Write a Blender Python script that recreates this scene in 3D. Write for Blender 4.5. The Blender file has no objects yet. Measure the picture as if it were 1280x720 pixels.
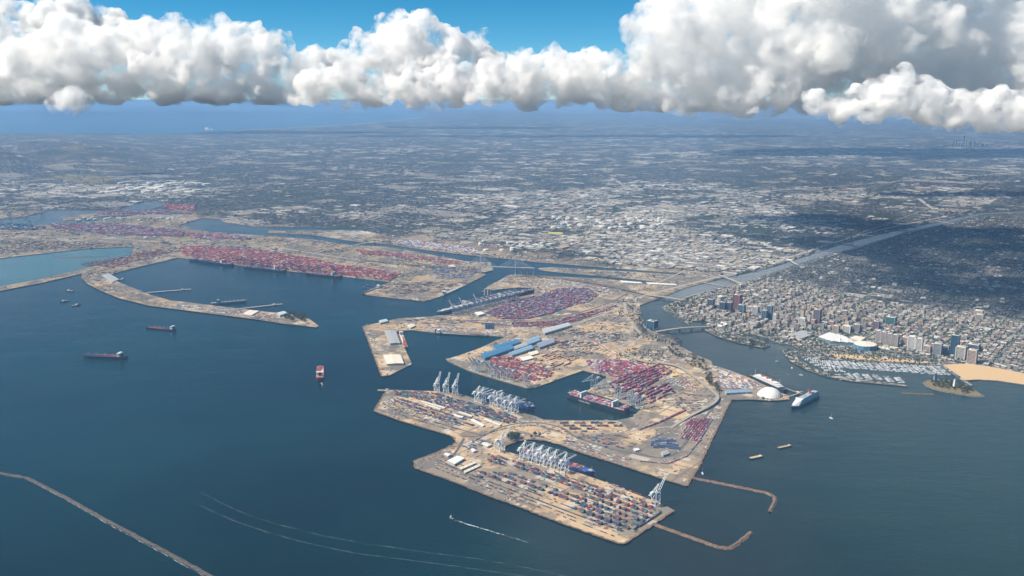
import bpy, bmesh, math, random
import numpy as np
from mathutils import Vector, Matrix, noise as mnoise

# ---------------------------------------------------------------- camera
CAM_H, FOC, HORIZON = 1500.0, 1129.0, 122.0      # metres, pixels of a 1280x720 frame
PITCH = math.atan((360 - HORIZON) / FOC)
scene = bpy.context.scene
COL = scene.collection
cam_data = bpy.data.cameras.new("camera")
cam = bpy.data.objects.new("camera", cam_data)
COL.objects.link(cam)
cam.location = (0, 0, CAM_H)
cam.rotation_euler = (math.pi / 2 - PITCH, 0, 0)
cam_data.sensor_width = 36.0
cam_data.lens = 36.0 * FOC / 1280
cam_data.clip_start = 5.0
cam_data.clip_end = 900000.0
scene.camera = cam

# ---------------------------------------------------------------- sky, sun, exposure
SUN_EL, SUN_AZ = math.radians(47), math.radians(-97)   # azimuth measured from +Y (view) clockwise
world = bpy.data.worlds.new("World")
scene.world = world
world.use_nodes = True
wn = world.node_tree.nodes
wl = world.node_tree.links
wn.clear()
wo = wn.new("ShaderNodeOutputWorld")
bg = wn.new("ShaderNodeBackground")
sky = wn.new("ShaderNodeTexSky")
sky.sky_type = 'NISHITA'
sky.sun_disc = False
sky.sun_elevation = SUN_EL
sky.sun_rotation = SUN_AZ
sky.altitude = 6000.0
sky.air_density = 1.0
sky.dust_density = 0.0
sky.ozone_density = 4.0
hs = wn.new("ShaderNodeHueSaturation")
hs.inputs['Hue'].default_value = 0.478
hs.inputs['Saturation'].default_value = 1.3
bg.inputs[1].default_value = 0.075
wl.new(sky.outputs[0], hs.inputs['Color'])
wl.new(hs.outputs[0], bg.inputs[0])
wl.new(bg.outputs[0], wo.inputs[0])
sun_data = bpy.data.lights.new("sun", 'SUN')
sun_data.energy = 4.9
sun_data.angle = math.radians(0.5)
sun_data.color = (1.0, 0.905, 0.77)
sun = bpy.data.objects.new("sun", sun_data)
COL.objects.link(sun)
sdir = Vector((math.sin(SUN_AZ) * math.cos(SUN_EL), math.cos(SUN_AZ) * math.cos(SUN_EL), math.sin(SUN_EL)))
sun.rotation_euler = sdir.to_track_quat('Z', 'Y').to_euler()
sun.location = (-3000, 0, 6000)
vs = scene.view_settings
vs.view_transform = 'Standard'
vs.look = 'None'
vs.exposure = 0.6
vs.gamma = 1.0
vs.use_curve_mapping = False
cy = scene.cycles
cy.max_bounces = 24
cy.diffuse_bounces = 2
cy.glossy_bounces = 2
cy.transmission_bounces = 2
cy.transparent_max_bounces = 6
cy.volume_bounces = 24
cy.volume_step_rate = 0.12
cy.use_denoising = True
cy.use_adaptive_sampling = True
cy.adaptive_threshold = 0.02
cy.caustics_reflective = False
cy.caustics_refractive = False

# ---------------------------------------------------------------- helpers
rng = np.random.default_rng(7)
random.seed(7)
LAND_Z = 4.0
CP, SP = math.cos(PITCH), math.sin(PITCH)

def ray(px, py):
    dx = (px - 640) / FOC
    dy = (360 - py) / FOC
    return np.array([dx, CP + dy * SP, -SP + dy * CP])

def G(px, py, z=LAND_Z):
    """where the line of sight of a photo pixel meets the level z"""
    d = ray(px, py)
    t = (z - CAM_H) / d[2]
    return Vector((d[0] * t, d[1] * t, z))

def G2(px, py, z=LAND_Z):
    v = G(px, py, z)
    return (v.x, v.y)

def at(px, py, dist):
    """point on the line of sight at ground distance dist (for clouds)"""
    d = ray(px, py)
    t = dist / d[1]
    return Vector((d[0] * t, d[1] * t, CAM_H + d[2] * t))

def tag(o, label=None, cat=None, group=None, kind=None):
    if label: o['label'] = label
    if cat: o['category'] = cat
    if group: o['group'] = group
    if kind: o['kind'] = kind
    return o

def mesh_obj(name, verts, faces, mat=None, parent=None, smooth=False):
    me = bpy.data.meshes.new(name)
    me.from_pydata([tuple(v) for v in verts], [], [tuple(f) for f in faces])
    me.update()
    if mat: me.materials.append(mat)
    if smooth: me.shade_smooth()
    o = bpy.data.objects.new(name, me)
    COL.objects.link(o)
    if parent: o.parent = parent
    return o

def np_obj(name, V, F, mats, midx=None, parent=None, smooth=False):
    """big mesh from numpy: V (n,3), F (m,k) all faces with k corners"""
    me = bpy.data.meshes.new(name)
    n, (m, k) = len(V), F.shape
    me.vertices.add(n)
    me.vertices.foreach_set('co', np.ascontiguousarray(V, dtype=np.float32).ravel())
    me.loops.add(m * k)
    me.loops.foreach_set('vertex_index', np.ascontiguousarray(F, dtype=np.int32).ravel())
    me.polygons.add(m)
    me.polygons.foreach_set('loop_start', np.arange(0, m * k, k, dtype=np.int32))
    for mt in (mats if isinstance(mats, (list, tuple)) else [mats]): me.materials.append(mt)
    if midx is not None: me.polygons.foreach_set('material_index', np.ascontiguousarray(midx, dtype=np.int32))
    me.polygons.foreach_set('use_smooth', np.full(m, smooth, dtype=bool))
    me.update(calc_edges=True)
    o = bpy.data.objects.new(name, me)
    COL.objects.link(o)
    if parent: o.parent = parent
    return o

def empty(name, loc, rz=0.0, parent=None):
    o = bpy.data.objects.new(name, None)
    o.empty_display_size = 5
    COL.objects.link(o)
    o.location = loc
    o.rotation_euler = (0, 0, rz)
    if parent: o.parent = parent
    return o

def copy_tree(o, parent=None):
    c = o.copy()
    COL.objects.link(c)
    c.parent = parent
    for ch in KIDS.get(o.name, ()):
        copy_tree(ch, c)
    return c

KIDS = {}
def kid(o, parent):
    o.parent = parent
    KIDS.setdefault(parent.name, []).append(o)
    return o

class MB:
    """collects simple solids and links them as one mesh object"""
    def __init__(s): s.v, s.f = [], []
    def quad_prism(s, bottom, top):
        o = len(s.v); n = len(bottom)
        s.v += [tuple(p) for p in bottom] + [tuple(p) for p in top]
        s.f.append(tuple(o + n - 1 - i for i in range(n)))
        s.f.append(tuple(o + n + i for i in range(n)))
        for i in range(n):
            j = (i + 1) % n
            s.f.append((o + i, o + j, o + n + j, o + n + i))
        return s
    def box(s, c, d, rz=0.0, taper=1.0):
        ca, sa = math.cos(rz), math.sin(rz)
        hx, hy = d[0] / 2, d[1] / 2
        def P(x, y, z): return (c[0] + x * ca - y * sa, c[1] + x * sa + y * ca, z)
        z0, z1 = c[2] - d[2] / 2, c[2] + d[2] / 2
        b = [P(-hx, -hy, z0), P(hx, -hy, z0), P(hx, hy, z0), P(-hx, hy, z0)]
        hx *= taper; hy *= taper
        t = [P(-hx, -hy, z1), P(hx, -hy, z1), P(hx, hy, z1), P(-hx, hy, z1)]
        return s.quad_prism(b, t)
    def bar(s, p, q, w, h=None):
        p, q = Vector(p), Vector(q); h = h or w
        d = (q - p).normalized()
        u = d.cross(Vector((0, 0, 1)))
        if u.length < 1e-3: u = Vector((1, 0, 0))
        u.normalize(); v = u.cross(d)
        a = [p + u * w / 2 * i + v * h / 2 * j for i, j in ((-1, -1), (1, -1), (1, 1), (-1, 1))]
        b = [x + (q - p) for x in a]
        return s.quad_prism(a, b)
    def cyl(s, c, r, h, n=12, r2=None):
        r2 = r if r2 is None else r2
        b = [(c[0] + r * math.cos(2 * math.pi * i / n), c[1] + r * math.sin(2 * math.pi * i / n), c[2]) for i in range(n)]
        t = [(c[0] + r2 * math.cos(2 * math.pi * i / n), c[1] + r2 * math.sin(2 * math.pi * i / n), c[2] + h) for i in range(n)]
        return s.quad_prism(b, t)
    def prism(s, poly, z0, z1):
        return s.quad_prism([(x, y, z0) for x, y in poly], [(x, y, z1) for x, y in poly])
    def build(s, name, mat, parent=None, smooth=False):
        o = mesh_obj(name, s.v, s.f, mat, None, smooth)
        if parent: kid(o, parent)
        return o

# ---------------------------------------------------------------- materials
def new_mat(name):
    m = bpy.data.materials.new(name)
    m.use_nodes = True
    nt = m.node_tree
    return m, nt, nt.nodes['Principled BSDF']

MATS = {}
def paint(name, col, rough=0.55, var=0.12, metal=0.0):
    """plain coloured surface with a little weathering"""
    if name in MATS: return MATS[name]
    m, nt, b = new_mat(name)
    n = nt.nodes.new("ShaderNodeTexNoise"); n.inputs['Scale'].default_value = 0.15; n.inputs['Detail'].default_value = 4
    g = nt.nodes.new("ShaderNodeNewGeometry")
    nt.links.new(g.outputs['Position'], n.inputs['Vector'])
    r = nt.nodes.new("ShaderNodeMapRange")
    r.inputs['From Min'].default_value = 0.3; r.inputs['From Max'].default_value = 0.7
    r.inputs['To Min'].default_value = 1 - var; r.inputs['To Max'].default_value = 1 + var
    nt.links.new(n.outputs['Fac'], r.inputs['Value'])
    mx = nt.nodes.new("ShaderNodeVectorMath"); mx.operation = 'SCALE'
    mx.inputs[0].default_value = col[:3]
    nt.links.new(r.outputs[0], mx.inputs['Scale'])
    nt.links.new(mx.outputs[0], b.inputs['Base Color'])
    b.inputs['Roughness'].default_value = rough
    b.inputs['Metallic'].default_value = metal
    MATS[name] = m
    return m

def attr_mat(name, rough=0.6):
    """every piece carries its own paint colour in the attribute Col"""
    m, nt, b = new_mat(name)
    a = nt.nodes.new("ShaderNodeAttribute"); a.attribute_name = 'Col'
    nt.links.new(a.outputs['Color'], b.inputs['Base Color'])
    b.inputs['Roughness'].default_value = rough
    return m
COLMAT = attr_mat("painted_pieces")

class NT:
    """small node-graph helper"""
    def __init__(s, nt): s.nt = nt; s.L = nt.links.new
    def n(s, t, **kw):
        x = s.nt.nodes.new(t)
        for k, v in kw.items(): setattr(x, k, v)
        return x
    def math(s, op, a, b=None, c=None, clamp=False):
        x = s.n("ShaderNodeMath", operation=op); x.use_clamp = clamp
        for i, v in enumerate((a, b, c)):
            if v is None: continue
            if isinstance(v, (int, float)): x.inputs[i].default_value = v
            else: s.L(v, x.inputs[i])
        return x.outputs[0]
    def mix(s, f, a, b):
        x = s.n("ShaderNodeMix", data_type='RGBA')
        for k, v in ((0, f), (6, a), (7, b)):
            if isinstance(v, (int, float)): x.inputs[k].default_value = v
            elif isinstance(v, tuple): x.inputs[k].default_value = (*v, 1)
            else: s.L(v, x.inputs[k])
        return x.outputs[2]
    def noise(s, vec, scale, detail=3, rough=0.55):
        x = s.n("ShaderNodeTexNoise"); x.inputs['Scale'].default_value = scale
        x.inputs['Detail'].default_value = detail; x.inputs['Roughness'].default_value = rough
        s.L(vec, x.inputs['Vector']); return x.outputs['Fac']
    def ramp(s, f, stops, interp='CONSTANT'):
        x = s.n("ShaderNodeValToRGB"); r = x.color_ramp; r.interpolation = interp
        while len(r.elements) < len(stops): r.elements.new(0.5)
        for e, (p, c) in zip(r.elements, stops): e.position = p; e.color = (*c, 1)
        s.L(f, x.inputs[0]); return x.outputs[0]
    def step(s, v, lo, hi):
        x = s.n("ShaderNodeMapRange"); x.interpolation_type = 'SMOOTHSTEP'
        x.inputs['From Min'].default_value = lo; x.inputs['From Max'].default_value = hi
        s.L(v, x.inputs['Value']); return x.outputs[0]

GRID = math.radians(38)       # the street grid runs 38 degrees off the line of sight
def land_material():
    m, nt, b = new_mat("land_surface")
    N = NT(nt)
    geo = N.n("ShaderNodeNewGeometry")
    mp = N.n("ShaderNodeMapping"); mp.inputs['Rotation'].default_value = (0, 0, GRID)
    N.L(geo.outputs['Position'], mp.inputs['Vector'])
    P = mp.outputs[0]
    sep = N.n("ShaderNodeSeparateXYZ"); N.L(P, sep.inputs[0])
    X, Y = sep.outputs[0], sep.outputs[1]
    def cells(sx, sy, seed=0.0):
        fx = N.math('FLOOR', N.math('DIVIDE', X, sx)); fy = N.math('FLOOR', N.math('DIVIDE', Y, sy))
        c = N.n("ShaderNodeCombineXYZ"); N.L(fx, c.inputs[0]); N.L(fy, c.inputs[1]); c.inputs[2].default_value = seed
        w = N.n("ShaderNodeTexWhiteNoise", noise_dimensions='3D'); N.L(c.outputs[0], w.inputs['Vector'])
        return w.outputs['Value']
    def lines(v, pitch, width):
        return N.math('LESS_THAN', N.math('MODULO', N.math('ADD', v, 9e6 - (9e6 % pitch)), pitch), width)
    streets = N.math('MAXIMUM', lines(X, 112.0, 17.0), lines(Y, 196.0, 19.0))
    c1 = cells(14.0, 22.0); c2 = cells(46.0, 38.0, 3.0); c3 = cells(170.0, 120.0, 5.0); c4 = cells(520.0, 640.0, 9.0)
    n1 = N.noise(P, 1 / 900.0, 4); n2 = N.noise(P, 1 / 160.0, 4); n3 = N.noise(P, 1 / 2600.0, 3); n4 = N.noise(P, 1 / 28.0, 3)
    # residential: trees, small roofs, streets
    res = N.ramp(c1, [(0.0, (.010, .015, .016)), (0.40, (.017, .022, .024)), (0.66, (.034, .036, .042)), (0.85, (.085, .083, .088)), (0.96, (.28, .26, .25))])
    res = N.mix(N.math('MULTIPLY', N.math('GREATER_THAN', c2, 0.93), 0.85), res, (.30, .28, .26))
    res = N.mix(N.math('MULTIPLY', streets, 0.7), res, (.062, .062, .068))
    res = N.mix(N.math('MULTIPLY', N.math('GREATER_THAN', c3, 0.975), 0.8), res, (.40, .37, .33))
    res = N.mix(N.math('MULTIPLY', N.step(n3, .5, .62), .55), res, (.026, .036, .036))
    # industrial: big pale roofs, yards
    ind = N.ramp(c2, [(0.0, (.07, .07, .07)), (0.22, (.16, .15, .14)), (0.42, (.30, .26, .21)), (0.62, (.40, .36, .31)), (0.84, (.62, .59, .54))])
    indb = N.ramp(c3, [(0.0, (.08, .085, .08)), (0.30, (.22, .20, .17)), (0.55, (.34, .30, .25)), (0.84, (.60, .56, .50))])
    ind = N.mix(0.5, ind, indb)
    ind = N.mix(N.math('MULTIPLY', streets, 0.7), ind, (.14, .135, .13))
    # port: sand coloured concrete aprons and asphalt
    port = N.ramp(N.math('ADD', N.math('MULTIPLY', n2, 0.7), N.math('MULTIPLY', n4, 0.3)), [(0.30, (.27, .19, .115)), (0.5, (.48, .345, .21)), (0.7, (.60, .46, .30))], 'LINEAR')
    asp = N.math('MULTIPLY', N.step(N.noise(P, 1 / 330.0, 5), 0.46, 0.53), 0.75)
    port = N.mix(asp, port, (.185, .170, .152))
    port = N.mix(N.math('MULTIPLY', N.step(N.noise(P, 1 / 150.0, 4), 0.54, 0.57), .6), port, (.11, .105, .10))
    port = N.mix(N.math('MULTIPLY', N.math('GREATER_THAN', c3, 0.80), 0.45), port, (.16, .15, .14))
    port = N.mix(N.math('MULTIPLY', N.math('GREATER_THAN', c2, 0.94), 0.55), port, (.58, .53, .45))
    c5 = cells(9.0, 15.0, 11.0)
    far = N.n("ShaderNodeMapRange"); far.inputs['From Min'].default_value = 3800; far.inputs['From Max'].default_value = 7500
    far.inputs['To Min'].default_value = .025; far.inputs['To Max'].default_value = .13
    py_ = N.n("ShaderNodeSeparateXYZ"); N.L(geo.outputs['Position'], py_.inputs[0]); N.L(py_.outputs[1], far.inputs['Value'])
    busy = N.math('MULTIPLY', far.outputs[0], N.math('MULTIPLY', N.step(N.noise(P, 1 / 240.0, 3), .40, .68), 2.0))
    port = N.mix(N.math('MULTIPLY', N.math('LESS_THAN', c1, busy), 0.75), port, (.075, .07, .075))
    port = N.mix(N.math('MULTIPLY', N.math('LESS_THAN', c5, busy), 0.75), port, (.12, .10, .10))
    port = N.mix(N.math('MULTIPLY', N.math('GREATER_THAN', c5, N.math('SUBTRACT', 1.0, N.math('MULTIPLY', busy, .5))), 0.8), port, (.62, .59, .54))
    lane = N.math('MULTIPLY', N.math('MAXIMUM', lines(X, 143.0, 8.0), lines(Y, 97.0, 7.0)), N.step(N.noise(P, 1 / 300.0, 2), .44, .50))
    port = N.mix(N.math('MULTIPLY', lane, .8), port, (.15, .14, .135))
    # downtown ground between the buildings
    dwn = N.ramp(c1, [(0.0, (.03, .04, .03)), (0.25, (.12, .12, .115)), (0.55, (.26, .24, .21)), (0.85, (.42, .39, .34))])
    dwn = N.mix(N.math('MULTIPLY', streets, 0.8), dwn, (.13, .13, .13))
    # scrub and grass
    grn = N.ramp(n2, [(0.3, (.05, .06, .035)), (0.5, (.14, .12, .065)), (0.7, (.24, .19, .11))], 'LINEAR')
    at1 = N.n("ShaderNodeAttribute"); at1.attribute_name = 'zone'
    sp = N.n("ShaderNodeSeparateColor"); N.L(at1.outputs['Color'], sp.inputs[0])
    zi, zp, zd, zg = sp.outputs[0], sp.outputs[1], sp.outputs[2], at1.outputs['Alpha']
    wob = N.math('MULTIPLY', N.math('SUBTRACT', n1, 0.5), 1.1)
    wob2 = N.math('MULTIPLY', N.math('SUBTRACT', c4, 0.5), 0.62)
    wob3 = N.math('MULTIPLY', N.math('SUBTRACT', c3, 0.5), 0.30)
    zi2 = N.step(N.math('ADD', N.math('ADD', zi, wob), N.math('ADD', wob2, wob3)), 0.52, 0.74)
    col = N.mix(zi2, res, ind)
    c6 = cells(760.0, 430.0, 21.0); c7 = cells(330.0, 410.0, 23.0)
    col = N.mix(N.math('MULTIPLY', N.math('GREATER_THAN', c7, 0.955), 0.5), col, (.32, .28, .23))
    col = N.mix(N.math('MULTIPLY', N.math('GREATER_THAN', c6, 0.95), 0.5), col, (.34, .31, .28))
    col = N.mix(N.math('MULTIPLY', N.math('LESS_THAN', c7, 0.06), 0.85), col, (.022, .034, .02))
    col = N.mix(N.math('MULTIPLY', N.math('MAXIMUM', lines(X, 1568.0, 34.0), lines(Y, 1600.0, 34.0)), .55), col, (.22, .21, .20))
    col = N.mix(N.step(N.math('ADD', zg, N.math('MULTIPLY', wob, 0.5)), 0.4, 0.6), col, grn)
    col = N.mix(zd, col, dwn)
    col = N.mix(zp, col, port)
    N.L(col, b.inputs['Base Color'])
    b.inputs['Roughness'].default_value = 0.9
    b.inputs['Specular IOR Level'].default_value = 0.15
    return m

def water_material():
    m, nt, b = new_mat("sea_water")
    N = NT(nt)
    geo = N.n("ShaderNodeNewGeometry")
    P = geo.outputs['Position']
    mp = N.n("ShaderNodeMapping"); mp.inputs['Rotation'].default_value = (0, 0, 0.5); mp.inputs['Scale'].default_value = (1.0, 2.2, 1.0)
    N.L(P, mp.inputs['Vector'])
    w1 = N.noise(mp.outputs[0], 1 / 22.0, 4, 0.6)
    w2 = N.noise(mp.outputs[0], 1 / 120.0, 2, 0.5)
    h = N.math('ADD', N.math('MULTIPLY', w1, 0.7), N.math('MULTIPLY', w2, 0.9))
    bp = N.n("ShaderNodeBump"); bp.inputs['Distance'].default_value = 1.6
    wind0 = N.noise(mp.outputs[0], 1 / 420.0, 5, .65)
    sr = N.n('ShaderNodeMapRange'); sr.inputs['From Min'].default_value = .35; sr.inputs['From Max'].default_value = .68; sr.inputs['To Min'].default_value = .45; sr.inputs['To Max'].default_value = 1.25
    N.L(wind0, sr.inputs['Value']); N.L(sr.outputs[0], bp.inputs['Strength'])
    N.L(h, bp.inputs['Height']); N.L(bp.outputs[0], b.inputs['Normal'])
    big = N.noise(P, 1 / 1500.0, 4)
    col = N.mix(N.step(big, 0.35, 0.65), (.0003, .0095, .012), (.0012, .0215, .0245))
    # silty river water towards the river mouth on the east side
    sx = N.n("ShaderNodeSeparateXYZ"); N.L(P, sx.inputs[0])
    f = N.step(N.math('ADD', sx.outputs[0], N.math('MULTIPLY', N.math('SUBTRACT', big, 0.5), 900.0)), 300.0, 2100.0)
    col = N.mix(f, col, (.017, .036, .034))
    N.L(col, b.inputs['Base Color'])
    wind = N.noise(mp.outputs[0], 1 / 600.0, 3)
    rr = N.n("ShaderNodeMapRange"); rr.inputs['To Min'].default_value = 0.10; rr.inputs['To Max'].default_value = 0.26
    N.L(wind, rr.inputs['Value']); N.L(rr.outputs[0], b.inputs['Roughness'])
    b.inputs['IOR'].default_value = 1.33
    b.inputs['Specular IOR Level'].default_value = 0.24
    return m

LANDM = land_material()
WATERM = water_material()
M_QUAY = paint("quay_concrete", (.13, .12, .105), 0.9, 0.3)
M_ROCK = paint("revetment_rock", (.165, .105, .065), 0.95, 0.5)
M_ROCKD = paint("breakwater_rock", (.085, .07, .06), 0.95, 0.5)
M_BOAT = paint("boat_gelcoat", (.66, .67, .68), 0.4, 0.15)
M_WHITE = paint("white_paint", (.74, .74, .72), 0.45, 0.08)
M_CREAM = paint("cream_roof", (.66, .60, .50), 0.8, 0.1)
M_GREYR = paint("grey_roof", (.33, .34, .35), 0.7, 0.15)
M_BLUER = paint("blue_roof", (.045, .17, .33), 0.5, 0.15)
M_LBLUER = paint("pale_blue_roof", (.19, .31, .42), 0.5, 0.15)
M_WALLC = paint("pale_wall", (.42, .40, .36), 0.8, 0.1)
M_DARK = paint("dark_steel", (.03, .032, .035), 0.6, 0.2)
M_ASPH = paint("asphalt", (.105, .10, .098), 0.9, 0.2)
M_CONC = paint("road_concrete", (.32, .29, .25), 0.9, 0.15)
M_GLASS = paint("window_glass", (.02, .035, .055), 0.12, 0.2)
M_WOOD = paint("dock_planks", (.36, .33, .29), 0.9, 0.15)
M_BARK = paint("bark", (.09, .07, .05), 0.95, 0.2)
M_LEAF = paint("leaf_green", (.040, .060, .025), 0.7, 0.35)
M_SAND = paint("beach_sand", (.55, .38, .20), 0.95, 0.08)
M_GRASS = paint("dry_grass", (.19, .145, .06), 0.95, 0.3)
M_REDHULL = paint("red_deck", (.24, .055, .045), 0.6, 0.2)
M_ORANGE = paint("orange_paint", (.60, .22, .05), 0.5, 0.1)

# ---------------------------------------------------------------- sea
sea = mesh_obj("sea", [(-2.9e5, -3500, 0), (2.9e5, -3500, 0), (2.9e5, 3.2e5, 0), (-2.9e5, 3.2e5, 0)], [(0, 1, 2, 3)], WATERM)
tag(sea, "dark blue harbour water around the piers", kind='structure')

# ---------------------------------------------------------------- land outline (photo pixels of the shoreline)
COAST = [(-500,330),(0,322.7),(55,316.7),(110,310.7),(166,308),(165,315),(163,321),(135,329),(103,336),(50,349),(0,358),(-500,420),(-500,428),(0,363.5),
 (50,354),(102,342),(102,347),(110,355),(127,363.5),(150,373),(187,382),(233,388),(277,393.5),(320,399),(350,403.7),(395,409),(398.7,407.5),
 (385,397.5),(360,391.5),(330,389.5),(300,385.5),(260,381),(232,377.5),(213,375.5),(187,368),(147,352),(137,343.5),(163,336),(200,327.5),(223,322),(292,331),(360,338.7),(432,346),
 (487,352.5),(470,359),(453,366),(460,368.7),(492,372.5),(530,376.5),(540,374),(554,369.5),(577,359),(608,343),(602,341),(617,337.5),(613,328),(580,326),(550,320.3),
 (517,314),(482,308.5),(462,307),(440,306.3),(382,298),(330,294.7),(292,291.6),(265,290),(242,286.5),(225,281),(252,272.5),(275,274),(280,277.5),(317,283),(437,285),
 (520,286.3),(437,288),(336,288),(335,291),(390,293.5),(420,298.3),(455,303.3),(485,304.8),(522,311),(555,315),(605,321),(637,323.5),(675,328),(702,330),(772,335.6),
 (857,342.2),(855,344.2),(770,338.4),(690,334),(672,335.3),(677,338),(715,342),(752,345),(800,350),(847,355),(845,358),(800,354.5),(755,348),(690,345.5),(640,343),
 (634,344.5),(625,350),(610,357.5),(602,365),(625,361.5),(650,359),(668,360.5),(668,367),(650,371),(600,382),(560,394),(547,394),(540,395.5),(497,398),(480,402),(453.7,407.5),
 (477.5,470),(487.5,468.7),(515,455),(496,413.7),(515,412.5),(545,416),(577,418),(615,420),(632,421),(620,425.5),(600,435),(575,443.7),(557.5,448.7),(560,451.5),(587.5,464),
 (615,472.5),(660,485.5),(669,484.5),(692.5,476),(729,463),(758,470),(757,473),(740,484.5),(733,489),(801,511),(791,521),(771,525.5),(700,525.5),(680,524.5),(669,520),(655,516.5),(600,500),
 (575,492),(545,489),(490,487.2),(472,487),(472,488.5),(483,488.7),(468,513.7),(501.7,526),(560,543),(568,547),(570,553),(566,556.5),(543,567),(518,576),(519,584.6),(560,599),
 (610,619),(640,629.5),(706,655),(773,678.6),(781,678.6),(815,656),(842,637.5),(834,632.7),(826,629.5),(754,601.6),(720,589.7),(640,566),(629,561.7),(632,556.5),(643,552),
 (660,549),(679,550),(699.6,555.4),(727.6,565.8),(773,580),(826,597.6),(858,607.5),(873.7,581.7),(908,510),(914,499.5),(937,499),(962,501),(975,500),(987,499),(986,494),
 (976,491),(967,486),(934,471),(916,464),(900,459),(891,456.7),(889,451),(873,444.5),(855.5,435.5),(849,433),(853,426.7),(842,419),(824,415.5),(818,409),(806.7,404.4),
 (802,393),(799.5,381.5),(825,373),(858,359),(897,349.5),(916,344.6),(949,337.8),(974.6,331),(990,325.5),(1047,306.5),(1110,289.5),(1175,276.8),(1222,266),(1290,263),(1600,255),
 (1600,257),(1290,265.2),(1230,268),(1185,279),(1130,291.5),(1075,308.5),(1042,317),(994,331.5),(965,341.7),(935.6,351.4),(906.5,359),(877,367),(858,373.8),(844,376.7),(827.7,383.5),
 (830.6,388.4),(844,397),(861.7,406),(865.6,401),(881,400),(891,405),(883,408.8),(881,412.7),(896.7,420.5),(926,429),(955,435),(963,432),(955,427),(935.6,420.5),(928,417.5),
 (945,418.5),(963,423.4),(967,428),(990,431),(1000,436.5),(974,437.5),(978,441),(984,444),(987.5,451),(1010,462.5),(1035,471),(1065,476.5),(1135,483),(1131,480.5),(1060,472.5),(1027,463.7),(1000,451),
 (995,444.5),(1025,447.5),(1047.5,450),(1110,454),(1176,456.5),(1213,482.5),(1216,481.5),(1207,475.5),(1222,474.5),(1247.5,476),(1280,481),(1400,502),(1900,540),(1900,131),
 (535,131),(533,139),(525,147),(500,150),(470,153),(420,157),(350,160.5),(285,164),(240,166.5),(150,169),(60,168),(0,166),(-500,170)]
HOLES = [[(-80,293),(0,274),(30,271),(66,262),(100,262.5),(135,262),(120,265.5),(75,272.5),(80,276),(125,270.5),(172,268.3),(146,272.5),(90,280.5),(40,281),(0,285)],
 [(146,262),(176,252.7),(197,250.2),(212,255),(190,261),(165,263.5)]]

def in_poly(P, poly):
    x, y = P[:, 0], P[:, 1]
    r = np.zeros(len(P), bool)
    q = np.array(poly); j = len(q) - 1
    for i in range(len(q)):
        xi, yi = q[i]; xj, yj = q[j]
        if yi != yj:
            r ^= ((yi > y) != (yj > y)) & (x < (xj - xi) * (y - yi) / (yj - yi) + xi)
        j = i
    return r

PORT = [(-500,268),(0,262),(230,265),(330,280),(480,293),(600,305),(640,316),(760,330),(860,338),(910,343),(830,368),(800,378),(800,412),(850,432),(920,462),(995,490),(995,520),(900,760),(300,760),(-500,440)]
DOWN = [(825,382),(860,371),(905,357),(960,343),(1000,352),(1080,372),(1180,386),(1290,404),(1600,440),(1600,520),(1200,500),(980,470),(880,420)]
RESD = [(930,352),(1000,327),(1120,288),(1280,262),(1700,253),(1700,440),(1290,400),(1180,382),(1080,368),(1010,352)]
LIGHT = [(200,236,80,9),(600,246,60,7),(700,250,90,12),(780,276,140,13),(840,312,110,20),(870,235,70,5),(1010,245,80,6),(1080,237,70,4),(1205,252,55,7),(700,306,80,10),(560,287,120,9),
 (100,240,110,8),(330,262,60,7),(640,225,60,4),(500,214,70,3),(860,262,90,6),(980,318,60,12),(1240,214,70,5),(520,188,120,3),(900,195,140,3),(1150,190,100,3),(700,205,80,3),(330,190,60,3),(200,210,60,4),(900,330,60,10)]
DARKE = [(420,247,150,22),(1150,226,150,8),(930,288,70,9),(60,198,140,24),(960,214,160,7),(250,215,80,8),(1180,300,90,12),(560,225,70,6)]  # dark housing; mid plain and western hill patches also carry shade as land colour
GREEN = [(112,222,50,9,1.0),(838,385,14,3,1.0),(930,425,34,4,0.8),(60,185,90,10,0.4),(878,450,14,5,1.0),(1075,441,45,3,0.5),(170,374,40,9,0.7),(1110,452,70,1.5,0.5)]
def zones(P):
    """land use at photo pixels: industrial, port, downtown, scrub"""
    n = len(P)
    ind = np.full(n, 0.27)
    for x, y, a, b in LIGHT: ind += 0.42 * np.exp(-(((P[:, 0] - x) / a) ** 2 + ((P[:, 1] - y) / b) ** 2))
    for x, y, a, b in DARKE: ind -= 0.36 * np.exp(-(((P[:, 0] - x) / a) ** 2 + ((P[:, 1] - y) / b) ** 2))
    ind[in_poly(P, RESD)] = 0.02
    port = in_poly(P, PORT).astype(float)
    port *= np.interp(P[:, 1], [290, 330, 400, 460], [.52, .6, .85, 1.0])
    down = in_poly(P, DOWN).astype(float)
    grn = np.zeros(n)
    for x, y, a, b, s in GREEN: grn += s * np.exp(-(((P[:, 0] - x) / a) ** 2 + ((P[:, 1] - y) / b) ** 2))
    gsel = grn > 0.6
    port[gsel] *= 0.25; down[gsel] *= 0.25
    return np.clip(ind, 0, 1), port, down, np.clip(grn, 0, 1)

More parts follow.
